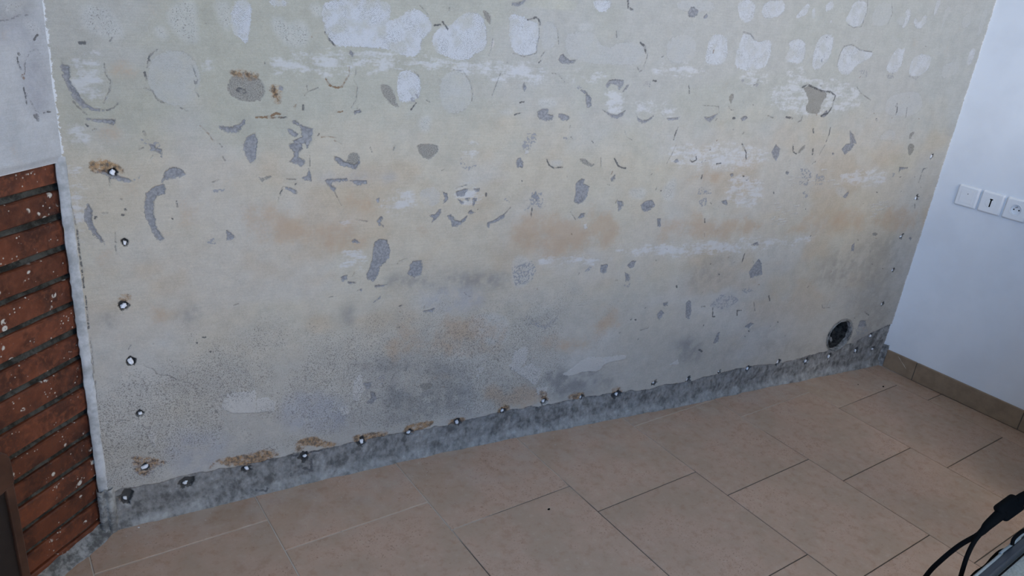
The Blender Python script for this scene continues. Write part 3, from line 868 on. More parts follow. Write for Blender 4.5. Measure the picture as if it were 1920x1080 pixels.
SDF = ('sC', 'sX', 'sG', 'sW', 'sF', 'sD', 'sH', 'sM', 'sE')
class Paint:
    """a wall sheet as a fine grid; marks are signed distances per vertex, relief is real displacement"""
    def __init__(s, xs, zs, px):
        s.xs, s.zs, s.px = np.asarray(xs), np.asarray(zs), px
        s.X, s.Z = np.meshgrid(s.xs, s.zs); sh = s.X.shape
        s.f = {k: np.full(sh, -0.05) for k in SDF}
        for k in ('spk', 'rust', 'brown', 'lime'): s.f[k] = np.zeros(sh)
        s.f['aW'] = np.ones(sh); s.f['aD'] = np.ones(sh); s.f['pale'] = np.zeros(sh); s.f['ochre'] = np.zeros(sh); s.col = np.zeros(sh+(3,)); s.dep = np.zeros(sh)
        s.n1 = fbm(s.X, s.Z, 9, 40); s.n2 = fbm(s.X, s.Z, 45, 50)
    def win(s, pts, m):
        P = np.array(pts); i0, i1 = np.searchsorted(s.xs, [P[:, 0].min()-m, P[:, 0].max()+m]); j0, j1 = np.searchsorted(s.zs, [P[:, 1].min()-m, P[:, 1].max()+m])
        return np.s_[j0:j1, i0:i1]
    def poly(s, key, pts, m=.03):
        w = s.win(pts, m); X, Z = s.X[w], s.Z[w]
        if X.size == 0: return None, None
        d = seg_dist(X, Z, pts, True); d = np.where(inside(X, Z, pts), d, -d)
        if key: s.f[key][w] = np.maximum(s.f[key][w], d)
        return w, d
    def line(s, pts, hw, brown=0, amt=1):
        w = s.win(pts, .03); X, Z = s.X[w], s.Z[w]
        if X.size == 0: return
        d = hw-seg_dist(X, Z, pts, False); s.f['sD'][w] = np.maximum(s.f['sD'][w], d)
        s.f['aD'][w] = np.where(d > -.006, amt, s.f['aD'][w])
        if brown: s.f['brown'][w] = np.maximum(s.f['brown'][w], brown*sstep(d, -.012, 0))
    def soft(s, pts, colour, amt, r, nz=.5):
        w, d = s.poly(None, pts, r*1.6)
        if w is None: return
        k = sstep(d, -r, r*.7)*amt*(1-nz+nz*1.9*sstep(s.n1[w]*.45+s.n2[w]*.55, .34, .64))
        k = np.clip(k, 0, .92)[..., None]; s.col[w] = s.col[w]*(1-k)+np.array(colour)*k
    def marks(s, text):
        ox = oy = 0
        for ln in text.strip().splitlines():
            if ln[0] == '@': ox, oy = map(float, ln[1:].split()); continue
            t = ln.split(); k = t[0]; width = None
            if k in 'KB': width = float(t[1]); t = t[1:]
            pp = [tuple(map(float, a.split(','))) for a in t[1:]]
            pp = [(ox+a/4, oy+b/4) for a, b in pp]; pts = [s.px(p) for p in pp]
            dist = math.dist((pts[0][0], 0, pts[0][1]), CAM); mpp = dist/F_PX
            if k in 'WwPOYUVSRTG': pts = chaikin(pts, 2)
            elif k in 'F' and len(pts) > 5: pts = chaikin(pts, 1)
            if k == 'C': s.poly('sC', pts)
            elif k == 'H':
                P_ = np.array(pts); a_, b_ = P_.min(0), P_.max(0)
                for _ in range(26):
                    x_, z_ = rnd.uniform(a_[0], b_[0]), rnd.uniform(a_[1], b_[1]); L_ = rnd.uniform(.008, .035)
                    w = s.win([(x_, z_), (x_+L_, z_)], .02)
                    s.f['sF'][w] = np.maximum(s.f['sF'][w], .0011-seg_dist(s.X[w], s.Z[w], [(x_, z_), (x_+L_, z_+rnd.uniform(-.001, .002))], False))
            elif k == 'X': s.poly('sX', pts)
            elif k == 'G': s.poly('sG', pts)
            elif k == 'F': s.poly('sF', pts)
            elif k == 'W': s.poly('sW', pts)
            elif k == 'w':
                w, d = s.poly('sW', pts)
                if w is not None: s.f['aW'][w] = np.where(d > -.006, np.minimum(s.f['aW'][w], .30), s.f['aW'][w])
            elif k in 'KB': s.line(pts, max(width/8*mpp, .0011), 1 if k == 'B' else 0, 1 if width > 8 else .55)
            elif k in 'PO':
                r_ = .030 if k == 'P' else .045; w, d = s.poly(None, pts, r_*1.7); key = 'pale' if k == 'P' else 'ochre'
                if w is not None: q = sstep(d, -r_, r_*.8); s.f[key][w] = 1-(1-s.f[key][w])*(1-.72*q)
            elif k == 'T': s.soft(pts, (.46, .45, .37), .55, .006, .2)
            elif k == 'Y': s.soft(pts, (.23, .228, .225), .42, .036, .6)
            elif k == 'U': s.soft(pts, (.35, .36, .40), .36, .03)
            elif k == 'V': s.soft(pts, (.31, .285, .25), .26, .05, .8)
            elif k == 'R':
                w, d = s.poly(None, pts, .03)
                if w is not None: s.f['rust'][w] = np.clip(s.f['rust'][w]+sstep(d, -.014, .008)*.8, 0, 1.1)
            elif k == 'S':
                w, d = s.poly(None, pts, .03)
                if w is not None:
                    s.f['spk'][w] = np.maximum(s.f['spk'][w], sstep(d, -.01, .012)*.54)
                    q = (sstep(d, -.008, .01)*.35)[..., None]; s.col[w] = s.col[w]*(1-q)+np.array((.56, .57, .56))*q
    def build(s, name, mat, to_world, normal, cut=None):
        X, Z = s.X, s.Z; f = s.f
        dep = s.dep + (fbm(X, Z, 3, 60)-.5)*.006 + (fbm(X, Z, 30, 70)-.5)*.0022
        dep -= sstep(f['sC']+(s.n2-.5)*.004, -.0012, .0015)*.0024 + sstep(f['sG'], -.0012, .0015)*.0014
        dep += -sstep(f['sW'], -.001, .002)*.0008*f['aW'] + sstep(f['sF'], -.001, .0012)*.0012
        dep -= sstep(f['sH']+(s.n2-.5)*.004, -.001, .004)*.015 + sstep(f['sD'], -.002, .001)*.0008
        co = to_world(X, Z) + dep[..., None]*np.array(normal)
        nz, nx = X.shape; idx = np.arange(nz*nx).reshape(nz, nx)
        q = np.stack([idx[:-1, :-1], idx[:-1, 1:], idx[1:, 1:], idx[1:, :-1]], -1).reshape(-1, 4)
        if cut is not None:
            cx = (X[:-1, :-1]+X[1:, 1:])/2; cz = (Z[:-1, :-1]+Z[1:, 1:])/2; q = q[~cut(cx, cz).reshape(-1)]
        me = bpy.data.meshes.new(name); me.vertices.add(nz*nx); me.vertices.foreach_set('co', co.reshape(-1).astype(np.float32))
        me.loops.add(q.size); me.loops.foreach_set('vertex_index', q.reshape(-1).astype(np.int32))
        me.polygons.add(len(q)); me.polygons.foreach_set('loop_start', (np.arange(len(q))*4).astype(np.int32))
        me.polygons.foreach_set('use_smooth', np.ones(len(q), bool)); me.update(calc_edges=True)
        for k, v in f.items():
            me.attributes.new(k, 'FLOAT', 'POINT').data.foreach_set('value', v.reshape(-1).astype(np.float32))
        c4 = np.ones((nz*nx, 4), np.float32); c4[:, :3] = s.col.reshape(-1, 3)
        me.attributes.new('Col', 'FLOAT_COLOR', 'POINT').data.foreach_set('color', c4.reshape(-1))
        me.materials.append(mat)
        return link(bpy.data.objects.new(name, me))

XR, TRS = 3.1268, -0.154586                      # right wall: X = XR + TRS*Y
XL = -0.0701
HOLE = (2.788, 0.197, 0.071)

# ------------------------------------------------------------------ back wall
st = 0.0022
xs = np.arange(XL-.0215, XR+0.012, st); zs = np.concatenate([np.arange(0, 1.72, st), np.linspace(1.74, 2.5, 24)])
bw = Paint(xs, zs, wpx); X, Z = bw.X, bw.Z
base = np.array((.500, .462, .380)); grey = np.array((.445, .418, .37)); cool = np.array((.50, .487, .458))
kz = sstep(Z+(bw.n1-.5)*.25, .75, .30)[..., None]
bw.col[:] = base*(1-kz)+grey*kz
ku = (.85*sstep(Z+(bw.n1-.5)*.2, .98, 1.20))[..., None]; bw.col[:] = bw.col*(1-ku)+(np.array((.405, .395, .325))*(1-X/3.2)[..., None]+np.array((.415, .425, .415))*(X/3.2)[..., None])*ku
kc = (sstep(fbm(X, Z*1.6, 2.6, 5), .42, .66)*.62)[..., None]; bw.col[:] = bw.col*(1-kc)+cool*(1-.12*sstep(Z, 1.0, 1.2))[..., None]*kc
kw = (.34*sstep(Z+(bw.n1-.5)*.3, .40, .60)*sstep(Z+(bw.n1-.5)*.3, 1.20, .95)*sstep(fbm(X, Z, 5, 17), .2, .6))[..., None]; bw.col[:] = bw.col*(1-kw)+np.array((.50, .42, .325))*kw
ko = (sstep(fbm(X, Z*1.4, 4, 15), .52, .72)*.40*sstep(Z, .15, .5)*sstep(Z, 1.25, .9))[..., None]; bw.col[:] = bw.col*(1-ko)+np.array((.46, .355, .24))*ko
km = (sstep(fbm(X, Z, 7, 25), .5, .72)*.22*sstep(Z, .6, .25))[..., None]; bw.col[:] = bw.col*(1-km)+np.array((.27, .27, .28))*km
bw.f['spk'] = .80*sstep(fbm(X, Z, 3.5, 31), .22, .55)*sstep(Z+(bw.n1-.5)*.2, .72, .40)*sstep(Z, .08, .16)*sstep(X, 2.0, 1.1)
bw.f['spk'] = np.maximum(bw.f['spk'], .36*sstep(fbm(X, Z, 5, 35), .45, .7)*sstep(Z, 1.0, .6))
bw.marks(MARKS)
for _ in range(260):
    x_, z_ = rnd.uniform(.0, 3.05), rnd.uniform(.25, 1.45)
    if rnd.random() > .35+.65*(x_/3.1)*(1-abs(z_-.8)): continue
    a_ = rnd.uniform(0, 3.14); L_ = rnd.uniform(.001, .011); bw.line([(x_, z_), (x_+L_*math.cos(a_), z_+L_*math.sin(a_))], rnd.uniform(.0010, .0017), rnd.choice((0, 0, 0, 1)), rnd.choice((.4, .6, .9)))
ct = np.array([wpx(p) for p in CEMENT_TOP]); ctz = np.interp(X, ct[:, 0], ct[:, 1])
bw.f['sM'] = ctz-Z+(fbm(X, Z, 28, 90)-.5)*.018
cem = sstep(bw.f['sM'], -.002, .003)
bw.dep -= cem*(.005+(fbm(X, Z, 22, 95)-.5)*.010)
bw.dep += sstep(Z, .035, 0)*.010*cem
bw.f['lime'] = sstep(Z, .042, .004)*(Z < .2)*.46
for k in ('spk', 'rust'): bw.f[k] = bw.f[k]*(1-.75*cem)
for (px_, py_, r, g) in PLUGS:
    c = wpx((px_, py_)); rr = r/1000*(1.22 if g == 'B' else 1)
    if g == 'B' and px_ < 1250:
        k_ = sstep(np.hypot((X-c[0])*.75, Z-c[1]-.004), .024, .006)*.5; bw.f['rust'] = np.clip(bw.f['rust']+k_, 0, 1)
    jg = 1.0 if g != 'L' else .5; pts = [(c[0]+rr*(1.05+jg*(rnd.random()-.5))*math.cos(a), c[1]+rr*(1.15+jg*(rnd.random()-.5))*math.sin(a)) for a in np.linspace(0, 2*math.pi, 13)[:-1]]
    bw.poly('sH', pts)
rr_ = np.hypot(X-HOLE[0], Z-HOLE[1])
bw.f['sG'] = np.maximum(bw.f['sG'], np.where(rr_ > HOLE[2], .004-np.abs(rr_-HOLE[2]-.006), -.05))
bw.f['sE'] = np.maximum(X-(XR-.004), np.where(Z > .98, (XL-.004)-X, -.05))
holes_w = lambda x, z: np.hypot(x-HOLE[0], z-HOLE[1]) < HOLE[2]*(1+.06*np.sin(7*np.arctan2(z-HOLE[1], x-HOLE[0])))
wall_back = bw.build('wall_back', M['wall'], lambda X, Z: np.stack([X, bow(X), Z], -1), (0, -1, 0), holes_w)
tag(wall_back, kind='structure', label='bare back wall with scraped beige paint and grey chips')
bm = bmesh.new(); box(bm, (-0.8, .15, 0), (XR+.3, .30, 2.5)); obj('masonry_core', bm, M['cement'], wall_back)

# round duct hole: lining, inner rim and rubble
RY = Matrix.Translation((HOLE[0], float(bow(HOLE[0])), HOLE[1])) @ Matrix.Rotation(math.radians(-90), 4, 'X')   # local +Z -> world +Y
bm = bmesh.new(); R = HOLE[2]
lathe(bm, [(R*1.05, -.002), (R*1.02, -.004), (R*.99, -.002), (R*.975, .02)], 40, RY, .03)
obj('duct_rim', bm, M['cement'], wall_back, True)
bm = bmesh.new(); lathe(bm, [(R*.97, .018), (R*.96, .06), (R*.98, .14)], 40, RY, .05)
obj('duct_lining', bm, M['dark'], wall_back, True)
bm = bmesh.new(); rg = lathe(bm, [(R*1.0, .12), (R*.5, .128), (R*.02, .124)], 24, RY, .2); obj('hole_bottom', bm, M['dark'], wall_back, True)
for i in range(7):
    bm = bmesh.new(); bmesh.ops.create_icosphere(bm, subdivisions=2, radius=1)
    a = math.radians(rnd.uniform(215, 360)); q = R*rnd.uniform(.45, .78); s_ = rnd.uniform(.010, .018)
    for v in bm.verts: v.co = Vector((v.co.x*s_*rnd.uniform(.75, 1.2), v.co.y*s_*1.3*rnd.uniform(.75, 1.2), v.co.z*s_*rnd.uniform(.75, 1.2)))
    bmesh.ops.translate(bm, verts=bm.verts, vec=(HOLE[0]+q*math.cos(a), .035+.07*rnd.random(), HOLE[1]+q*math.sin(a)))
    obj('rubble', bm, M['dark'] if i % 4 else M['cement'], wall_back)

# ------------------------------------------------------------------ left splayed wall with bricks
A46 = math.radians(46); EL = np.array([-math.cos(A46), -math.sin(A46), 0]); NL = np.array([math.sin(A46), -math.cos(A46), 0])
PL = np.array([XL-0.02, 0, 0])
ML = Matrix(((EL[0], NL[0], 0, PL[0]), (EL[1], NL[1], 0, PL[1]), (0, 0, 1, 0), (0, 0, 0, 1)))   # local u, out, z
LW = .78
wl = bpy.data.objects.new('wall_left', None); link(wl); tag(wl, kind='structure', label='splayed left wall with brick courses under white plaster')
bm = bmesh.new(); box(bm, (-.03, -.12, 0), (LW, -.011, 1.05), ML); obj('mortar_bed', bm, M['joint'], wl)
TOPS = [1.0297, .965, .895, .819, .747, .6755, .600, .5275, .449, .372, .305, .2385, .166, .0985, .0360]
BOTS = [.980, .910, .834, .760, .688, .617, .543, .464, .387, .319, .2522, .180, .112, .044, .004]
for i, (t, b) in enumerate(zip(TOPS, BOTS)):
    u = 0.002*rnd.random()
    for k, L in enumerate((.335, .335)):
        bm = bmesh.new(); n = 8; u1 = min(u+L, LW)
        for a in range(n):
            pass
        ring = []
        for a in range(n+1):
            uu = u+(u1-u)*a/n; wob = [(rnd.random()-.5)*.0012 for _ in range(4)]; o = .0010*(rnd.random()-.5)
            ring.append([bm.verts.new(ML @ Vector(p)) for p in ((uu, -.03, b+wob[0]), (uu, .0+o, b+wob[0]+.001), (uu, .004+o, b+.0035+wob[1]), (uu, .004+o, t-.0035+wob[2]), (uu, .0+o, t-.001+wob[3]), (uu, -.03, t+wob[3]))])
        for a in range(n):
            for c in range(6): bm.faces.new((ring[a][c], ring[a][(c+1) % 6], ring[a+1][(c+1) % 6], ring[a+1][c]))
        bm.faces.new(ring[0]); bm.faces.new(ring[-1])
        obj('brick', bm, M['brick'], wl); u = u1+.012
# joints: mortar smeared between courses
for i in range(len(TOPS)-1):
    bm = bmesh.new(); z1, z0 = BOTS[i]+.002, TOPS[i+1]-.002; n = 24; pr = None
    for a in range(n+1):
        uu = -.012+(LW+.01)*a/n; h = -.006-.003*rnd.random()
        cur = [bm.verts.new(ML @ Vector((uu, h+d, z))) for z, d in ((z0, .002), ((z0+z1)/2, -.003), (z1, .001))]
        if pr:
            for c in range(2): bm.faces.new((pr[c], pr[c+1], cur[c+1], cur[c]))
        pr = cur
    obj('mortar_joint', bm, M['joint'], wl, True)
# white plaster above the bricks
def lpx(p):
    q = on_plane(p, NL, PL@NL+.022); d = q-PL; return float(d@EL), q[2]
lp = Paint(np.arange(-.018, .42, .003), np.concatenate([np.arange(1.032, 1.60, .003), np.linspace(1.62, 2.5, 20)]), lpx)
lp.col[:] = (.49, .505, .525); kk = (sstep(fbm(lp.X, lp.Z, 8, 77), .45, .7)*.5)[..., None]; lp.col[:] = lp.col*(1-kk)+np.array((.42, .44, .465))*kk
lp.marks("""
@0 0
U 185,560 200,440 240,380 280,365 320,440 345,560 350,700 340,800 300,840 250,790 205,690
U 190,560 205,440 240,385 280,370 320,440 340,560 345,700 335,800 300,835 250,790 205,690
K 5 185,560 190,460 230,390 275,362 300,400
K 5 195,690 230,760 270,830 300,850
C 255,860 285,855 300,905 275,900
K 12 140,400 148,410
K 9 130,430 140,480 158,520
B 16 165,570 182,590
K 10 180,660 195,720 205,780
K 12 330,850 375,835
U 0,160 160,120 320,180 320,280 200,330 40,310 0,290
S 180,140 310,180 300,290 200,260
Y 0,0 200,0 180,80 60,130 0,120
S 20,0 200,0 160,100 20,110
K 6 0,155 80,145 150,115 240,115
K 12 255,300 285,260
""")
lp.dep -= sstep(lp.Z, 1.05, 1.032)*.006
lp.f['sC'] = np.minimum(lp.f['sC'], .01)
plast = lp.build('plaster_upper', M['wall'], lambda U, Zz: PL+U[..., None]*EL+.022*NL+Zz[..., None]*np.array((0, 0, 1.)), NL); plast.parent = wl
bm = bmesh.new(); box(bm, (-.012, -.10, 1.031), (LW, .0150, 2.5), ML); obj('plaster_core', bm, M['plaster'], wl)
bm = bmesh.new(); box(bm, (.415, .0150, 1.031), (LW, .024, 2.5), ML); obj('plaster_skin', bm, M['plaster'], wl)
# white plaster bead in the corner, between brick ends and back wall
def bead(name, x0, x1, z0, z1, prof, mat, parent):
    bm = bmesh.new(); n = 70; pr = None
    for a in range(n+1):
        z = z0+(z1-z0)*a/n; j = [(rnd.random()-.5)*.0026*(0 if i_ in (0, len(prof)-1) else 1) for i_ in range(len(prof))]
        cur = [bm.verts.new((x0+(x1-x0)*t+jj, float(bow(x0))-o+jj, z)) for (t, o), jj in zip(prof, j)]
        if pr:
            for c in range(len(prof)-1): bm.faces.new((pr[c], pr[c+1], cur[c+1], cur[c]))
        pr = cur
    return obj(name, bm, mat, parent, True)
cb = bead('trim_1', XL-.0215, XL+.0005, .135, 1.045, [(-.05, -.03), (-.05, .0), (.04, .0016), (.5, .0022), (.93, .0016), (1, .0), (1.02, -.01)], M['bead'], None)
tag(cb, kind='structure', label='white plaster bead between the brick ends and the back wall')
cb2 = bead('broken_mortar', XL-.026, XL+.016, .0, .142, [(0, -.02), (0, .006), (.25, .016), (.45, .004), (.6, .014), (.85, .010), (1, -.004)], M['lime'], cb)

# ------------------------------------------------------------------ right wall, baseboard
def rw(v, o, z):
    nv = math.hypot(1, TRS); d = np.array([-TRS, -1, 0])/nv; n = np.array([-1, TRS, 0])/nv
    return np.array([XR, 0, 0])+v*d+o*n+np.array([0, 0, z])
nv = math.hypot(1, TRS); _d = (-TRS/nv, -1/nv); _n = (-1/nv, TRS/nv)
MR = Matrix(((_d[0], _n[0], 0, XR), (_d[1], _n[1], 0, 0), (0, 0, 1, 0), (0, 0, 0, 1)))     # local v, out, z
bm = bmesh.new(); prof = [(-.03, .004), (.0, .004), (.008, .0035), (.02, .0022), (.04, .0008), (.07, 0), (.3, 0), (1.2, 0), (3.6, 0)]
zz = list(np.linspace(.086, .30, 40))+list(np.linspace(.31, 1.8, 120))+[2.5]; pr = None
for z in zz:
    j = (rnd.random()-.5)*.002 + (.010 if (z < .12 and rnd.random() < .6) else 0)
    cur = [bm.verts.new(MR @ Vector((v+(j if 0 <= v < .01 else 0), o, z))) for v, o in prof]
    if pr:
        for c in range(len(prof)-1): bm.faces.new((pr[c], pr[c+1], cur[c+1], cur[c]))
    pr = cur
wr = tag(obj('wall_right', bm, M['white'], None, True), kind='structure', label='smooth white side wall with sockets')
bm = bmesh.new(); box(bm, (-.02, -.15, 0), (3.6, -.004, 2.5), MR); obj('wall_body', bm, M['white'], wr)
bb = bpy.data.objects.new('baseboard_right', None); link(bb); tag(bb, kind='structure', label='row of tan tile skirting along the white wall')
e = 0.034
for k, (a, b) in enumerate(((e, .1725), (.1755, .622), (.625, 1.07), (1.073, 1.52), (1.523, 1.97), (1.973, 2.42), (2.423, 2.87), (2.873, 3.3))):
    bm = bmesh.new(); box(bm, (a, -.002, .002), (b, .010, .089), MR); bevel(bm, .0022, 2); obj('skirting_tile', bm, M['base'], bb)
bm = bmesh.new(); box(bm, (e, -.003, 0), (3.3, .0075, .087), MR); obj('skirting_grout', bm, M['grout'], bb)
bm = bmesh.new(); prev = None
for a in range(9):
    z = .11*a/8; w_ = .030+.006*rnd.random(); o = .006+.006*rnd.random()
    cur = [bm.verts.new(MR @ Vector(p)) for p in ((-.005, o+.004, z), (w_*.5, o, z), (w_, .007+.003*rnd.random(), z), (w_+.003, -.003, z))]
    if prev:
        for c in range(3): bm.faces.new((prev[c], prev[c+1], cur[c+1], cur[c]))
    prev = cur
obj('corner_cement', bm, M['cement'], bb)
for (p, q) in (((1684, 668), (1690, 678)), ((1690, 678), (1699, 692))):
    a, b = (on_plane(t, (_n[0], _n[1], 0), np.array((XR, 0, 0))@np.array((_n[0], _n[1], 0))+.0105) for t in (p, q))
    bm = bmesh.new(); tube(bm, [Vector(a), (Vector(a)+Vector(b))/2+Vector((0, 0, .001)), Vector(b)], [.0004, .0012, .0005], 5); obj('paint_scuff', bm, M['scratch'], bb)

# ------------------------------------------------------------------ floor
TH = .124926; X0, TW, TD = .30678, .44687, .45313; ROW0, ROWS = -.161, -.1417; G = .0035
c_, s_ = math.cos(TH), math.sin(TH)
def t2w(x, y): return (x*c_-y*s_, x*s_+y*c_)
def clip(poly, n, c):
    out = []
    for i in range(len(poly)):
        a, b = poly[i], poly[(i+1) % len(poly)]; da, db = a[0]*n[0]+a[1]*n[1]-c, b[0]*n[0]+b[1]*n[1]-c
        if da <= 0: out.append(a)
        if da*db < 0: t = da/(da-db); out.append((a[0]+(b[0]-a[0])*t, a[1]+(b[1]-a[1])*t))
    return out
fl = bpy.data.objects.new('floor', None); link(fl); tag(fl, kind='structure', label='beige square tiles laid in staggered rows')
FY = -3.45
bm = bmesh.new(); prism(bm, [(-.7, FY), (XR-TRS*3.5, FY), (XR+.1, .04), (-.08, .04), (-.7, -.6)], -.06, -.0022); obj('grout_bed', bm, M['grout'], fl)
for k in range(-3, 10):
    for m in range(-4, 11):
        x0, x1 = X0+(k-1)*TW+G/2, X0+k*TW-G/2; y1 = ROW0+ROWS*k-m*TD-G/2; y0 = y1-TD+G
        poly = [t2w(x0, y0), t2w(x1, y0), t2w(x1, y1), t2w(x0, y1)]
        poly = clip(poly, (0, 1), .022)
        for n_, cc in (((1/nv, -TRS/nv), XR/nv-.002), ((-NL[0], -NL[1]), -(PL@NL+.030)), ((-1, 0), .62), ((0, -1), -FY)):
            poly = clip(poly, n_, cc) if len(poly) > 2 else []
        if len(poly) < 3: continue
        ar = abs(sum(poly[i][0]*poly[(i+1) % len(poly)][1]-poly[(i+1) % len(poly)][0]*poly[i][1] for i in range(len(poly))))/2
        if ar < .002: continue
        bm = bmesh.new(); prism(bm, poly, -.010, 0); bmesh.ops.remove_doubles(bm, verts=bm.verts, dist=1e-4)
        top = [e_ for e_ in bm.edges if all(abs(v.co.z) < 1e-6 for v in e_.verts)]
        bmesh.ops.bevel(bm, geom=top, offset=.0012, segments=1, affect='EDGES'); obj('floor_tile', bm, M['tile'], fl)
# cement rubble filling the gap along the foot of the brick wall
bm = bmesh.new(); pr = None
for a in range(40):
    u = -.01+.018*a; o1 = .036+.008*rnd.random()
    cur = [bm.verts.new(ML @ Vector(p)) for p in ((u, -.02, .030+.010*rnd.random()), (u, .006, .022+.008*rnd.random()), (u, .020, .010+.006*rnd.random()), (u, o1, .0015), (u, o1+.003, -.008))]
    if pr:
        for c in range(4): bm.faces.new((pr[c], pr[c+1], cur[c+1], cur[c]))
    pr = cur
obj('foot_mortar', bm, M['cement'], wl, True)

# ------------------------------------------------------------------ rest of the room (behind the camera)
bm = bmesh.new(); prism(bm, [(-.9, FY-.2), (XR+.9, FY-.2), (XR+.9, .3), (-.9, .3)], 2.5, 2.6); tag(obj('ceiling', bm, M['ceil']), kind='structure')
ws = bpy.data.objects.new('wall_side', None); link(ws); tag(ws, kind='structure'); S2 = SIDE; yl = PL[1]+EL[1]*LW
for (a, b) in (((FY, 0), (S2['y0'], 2.5)), ((S2['y1'], 0), (yl, 2.5)), ((S2['y0'], 0), (S2['y1'], S2['z0'])), ((S2['y0'], S2['z1']), (S2['y1'], 2.5))):
    bm = bmesh.new(); box(bm, (-.72, a[0], a[1]), (-.62, b[0], b[1])); obj('wall_section', bm, M['white'], ws)
wn2 = bpy.data.objects.new('window_2', None); link(wn2); tag(wn2, kind='structure')
for (a, b) in (((S2['y0'], S2['z0']), (S2['y1'], S2['z0']+.05)), ((S2['y0'], S2['z1']-.05), (S2['y1'], S2['z1'])), ((S2['y0'], S2['z0']), (S2['y0']+.05, S2['z1'])), ((S2['y1']-.05, S2['z0']), (S2['y1'], S2['z1']))):
    bm = bmesh.new(); box(bm, (-.69, a[0], a[1]), (-.65, b[0], b[1])); obj('window_frame', bm, M['frame'], wn2)
W = WIN; xe = XR-TRS*3.5
wf = bpy.data.objects.new('wall_front', None); link(wf); tag(wf, kind='structure')
for (a, b) in (((-.72, 0), (W['x0'], 2.5)), ((W['x1'], 0), (xe, 2.5)), ((W['x0'], 0), (W['x1'], W['z0'])), ((W['x0'], W['z1']), (W['x1'], 2.5))):
    bm = bmesh.new(); box(bm, (a[0], FY-.02, a[1]), (b[0], FY+.06, b[1])); obj('wall_section', bm, M['ceil'], wf)
wn = bpy.data.objects.new('window_1', None); link(wn); tag(wn, kind='structure')
for (a, b) in (((W['x0'], W['z0']), (W['x1'], W['z0']+.05)), ((W['x0'], W['z1']-.05), (W['x1'], W['z1'])), ((W['x0'], W['z0']), (W['x0']+.05, W['z1'])), ((W['x1']-.05, W['z0']), (W['x1'], W['z1'])), (((W['x0']+W['x1'])/2-.03, W['z0']), ((W['x0']+W['x1'])/2+.03, W['z1']))):
    bm = bmesh.new(); box(bm, (a[0], FY+.0, a[1]), (b[0], FY+.05, b[1])); obj('window_frame', bm, M['frame'], wn)

# ------------------------------------------------------------------ wall plugs
def plug_mesh():
    bm = bmesh.new(); bmesh.ops.create_icosphere(bm, subdivisions=3, radius=.0066)
    ph = [rnd.uniform(0, 6) for _ in range(6)]
    for v in bm.verts:
        p = v.co/.0066; k = 1+.16*math.sin(3*p.x+ph[0]+2*p.y)+.12*math.sin(5*p.y+ph[1])+.10*math.sin(7*p.x+ph[2]-4*p.y)
        v.co = Vector((v.co.x*k, v.co.z*.75+(.0016 if (math.hypot(p.x, p.y) < .34 and p.z < 0) else 0), v.co.y*k))
    me = bpy.data.meshes.new('wall_plug'); bm.to_mesh(me); bm.free(); me.materials.append(M['plug'])
    me.polygons.foreach_set('use_smooth', [True]*len(me.polygons)); return me
PM = [plug_mesh() for _ in range(9)]
ORD = ['first', 'second', 'third', 'fourth', 'fifth', 'sixth', 'seventh', 'eighth', 'ninth', 'tenth', 'eleventh', 'twelfth', 'thirteenth', 'fourteenth', 'fifteenth', 'sixteenth', 'seventeenth', 'eighteenth', 'nineteenth', 'twentieth']
cnt = dict(L=0, B=0, R=0)
for i, (px_, py_, r, g) in enumerate(PLUGS):
    x, z = wpx((px_, py_)); o = bpy.data.objects.new('wall_plug', PM[i % 9]); link(o)
    sc_ = r/10*.98*(.62 if r >= 14 else 1)
    o.location = (x+rnd.uniform(-.0015, .0015), float(bow(x))+.007+(.003 if g == 'B' else 0), z-.002); o.rotation_euler = (0, rnd.uniform(-.5, .5), 0); o.scale = (sc_*(1.7 if i == 5 else rnd.uniform(.65, 1.0)), 1, sc_*(.75 if i == 5 else rnd.uniform(.75, 1.25)))
    n = ORD[cnt[g]]; cnt[g] += 1
    if g == 'L': tag(o, f'white wall plug beside the brick edge, {n} from the top', 'wall plug', 'plugs in a column by the bricks')
    elif g == 'B': tag(o, f'white plug in the grey cement strip, {n} from the brick wall', 'wall plug', 'plugs along the foot of the wall')
    else: tag(o, f'white plug near the white side wall, {n} from the bottom', 'wall plug', 'plugs in a column by the white wall')

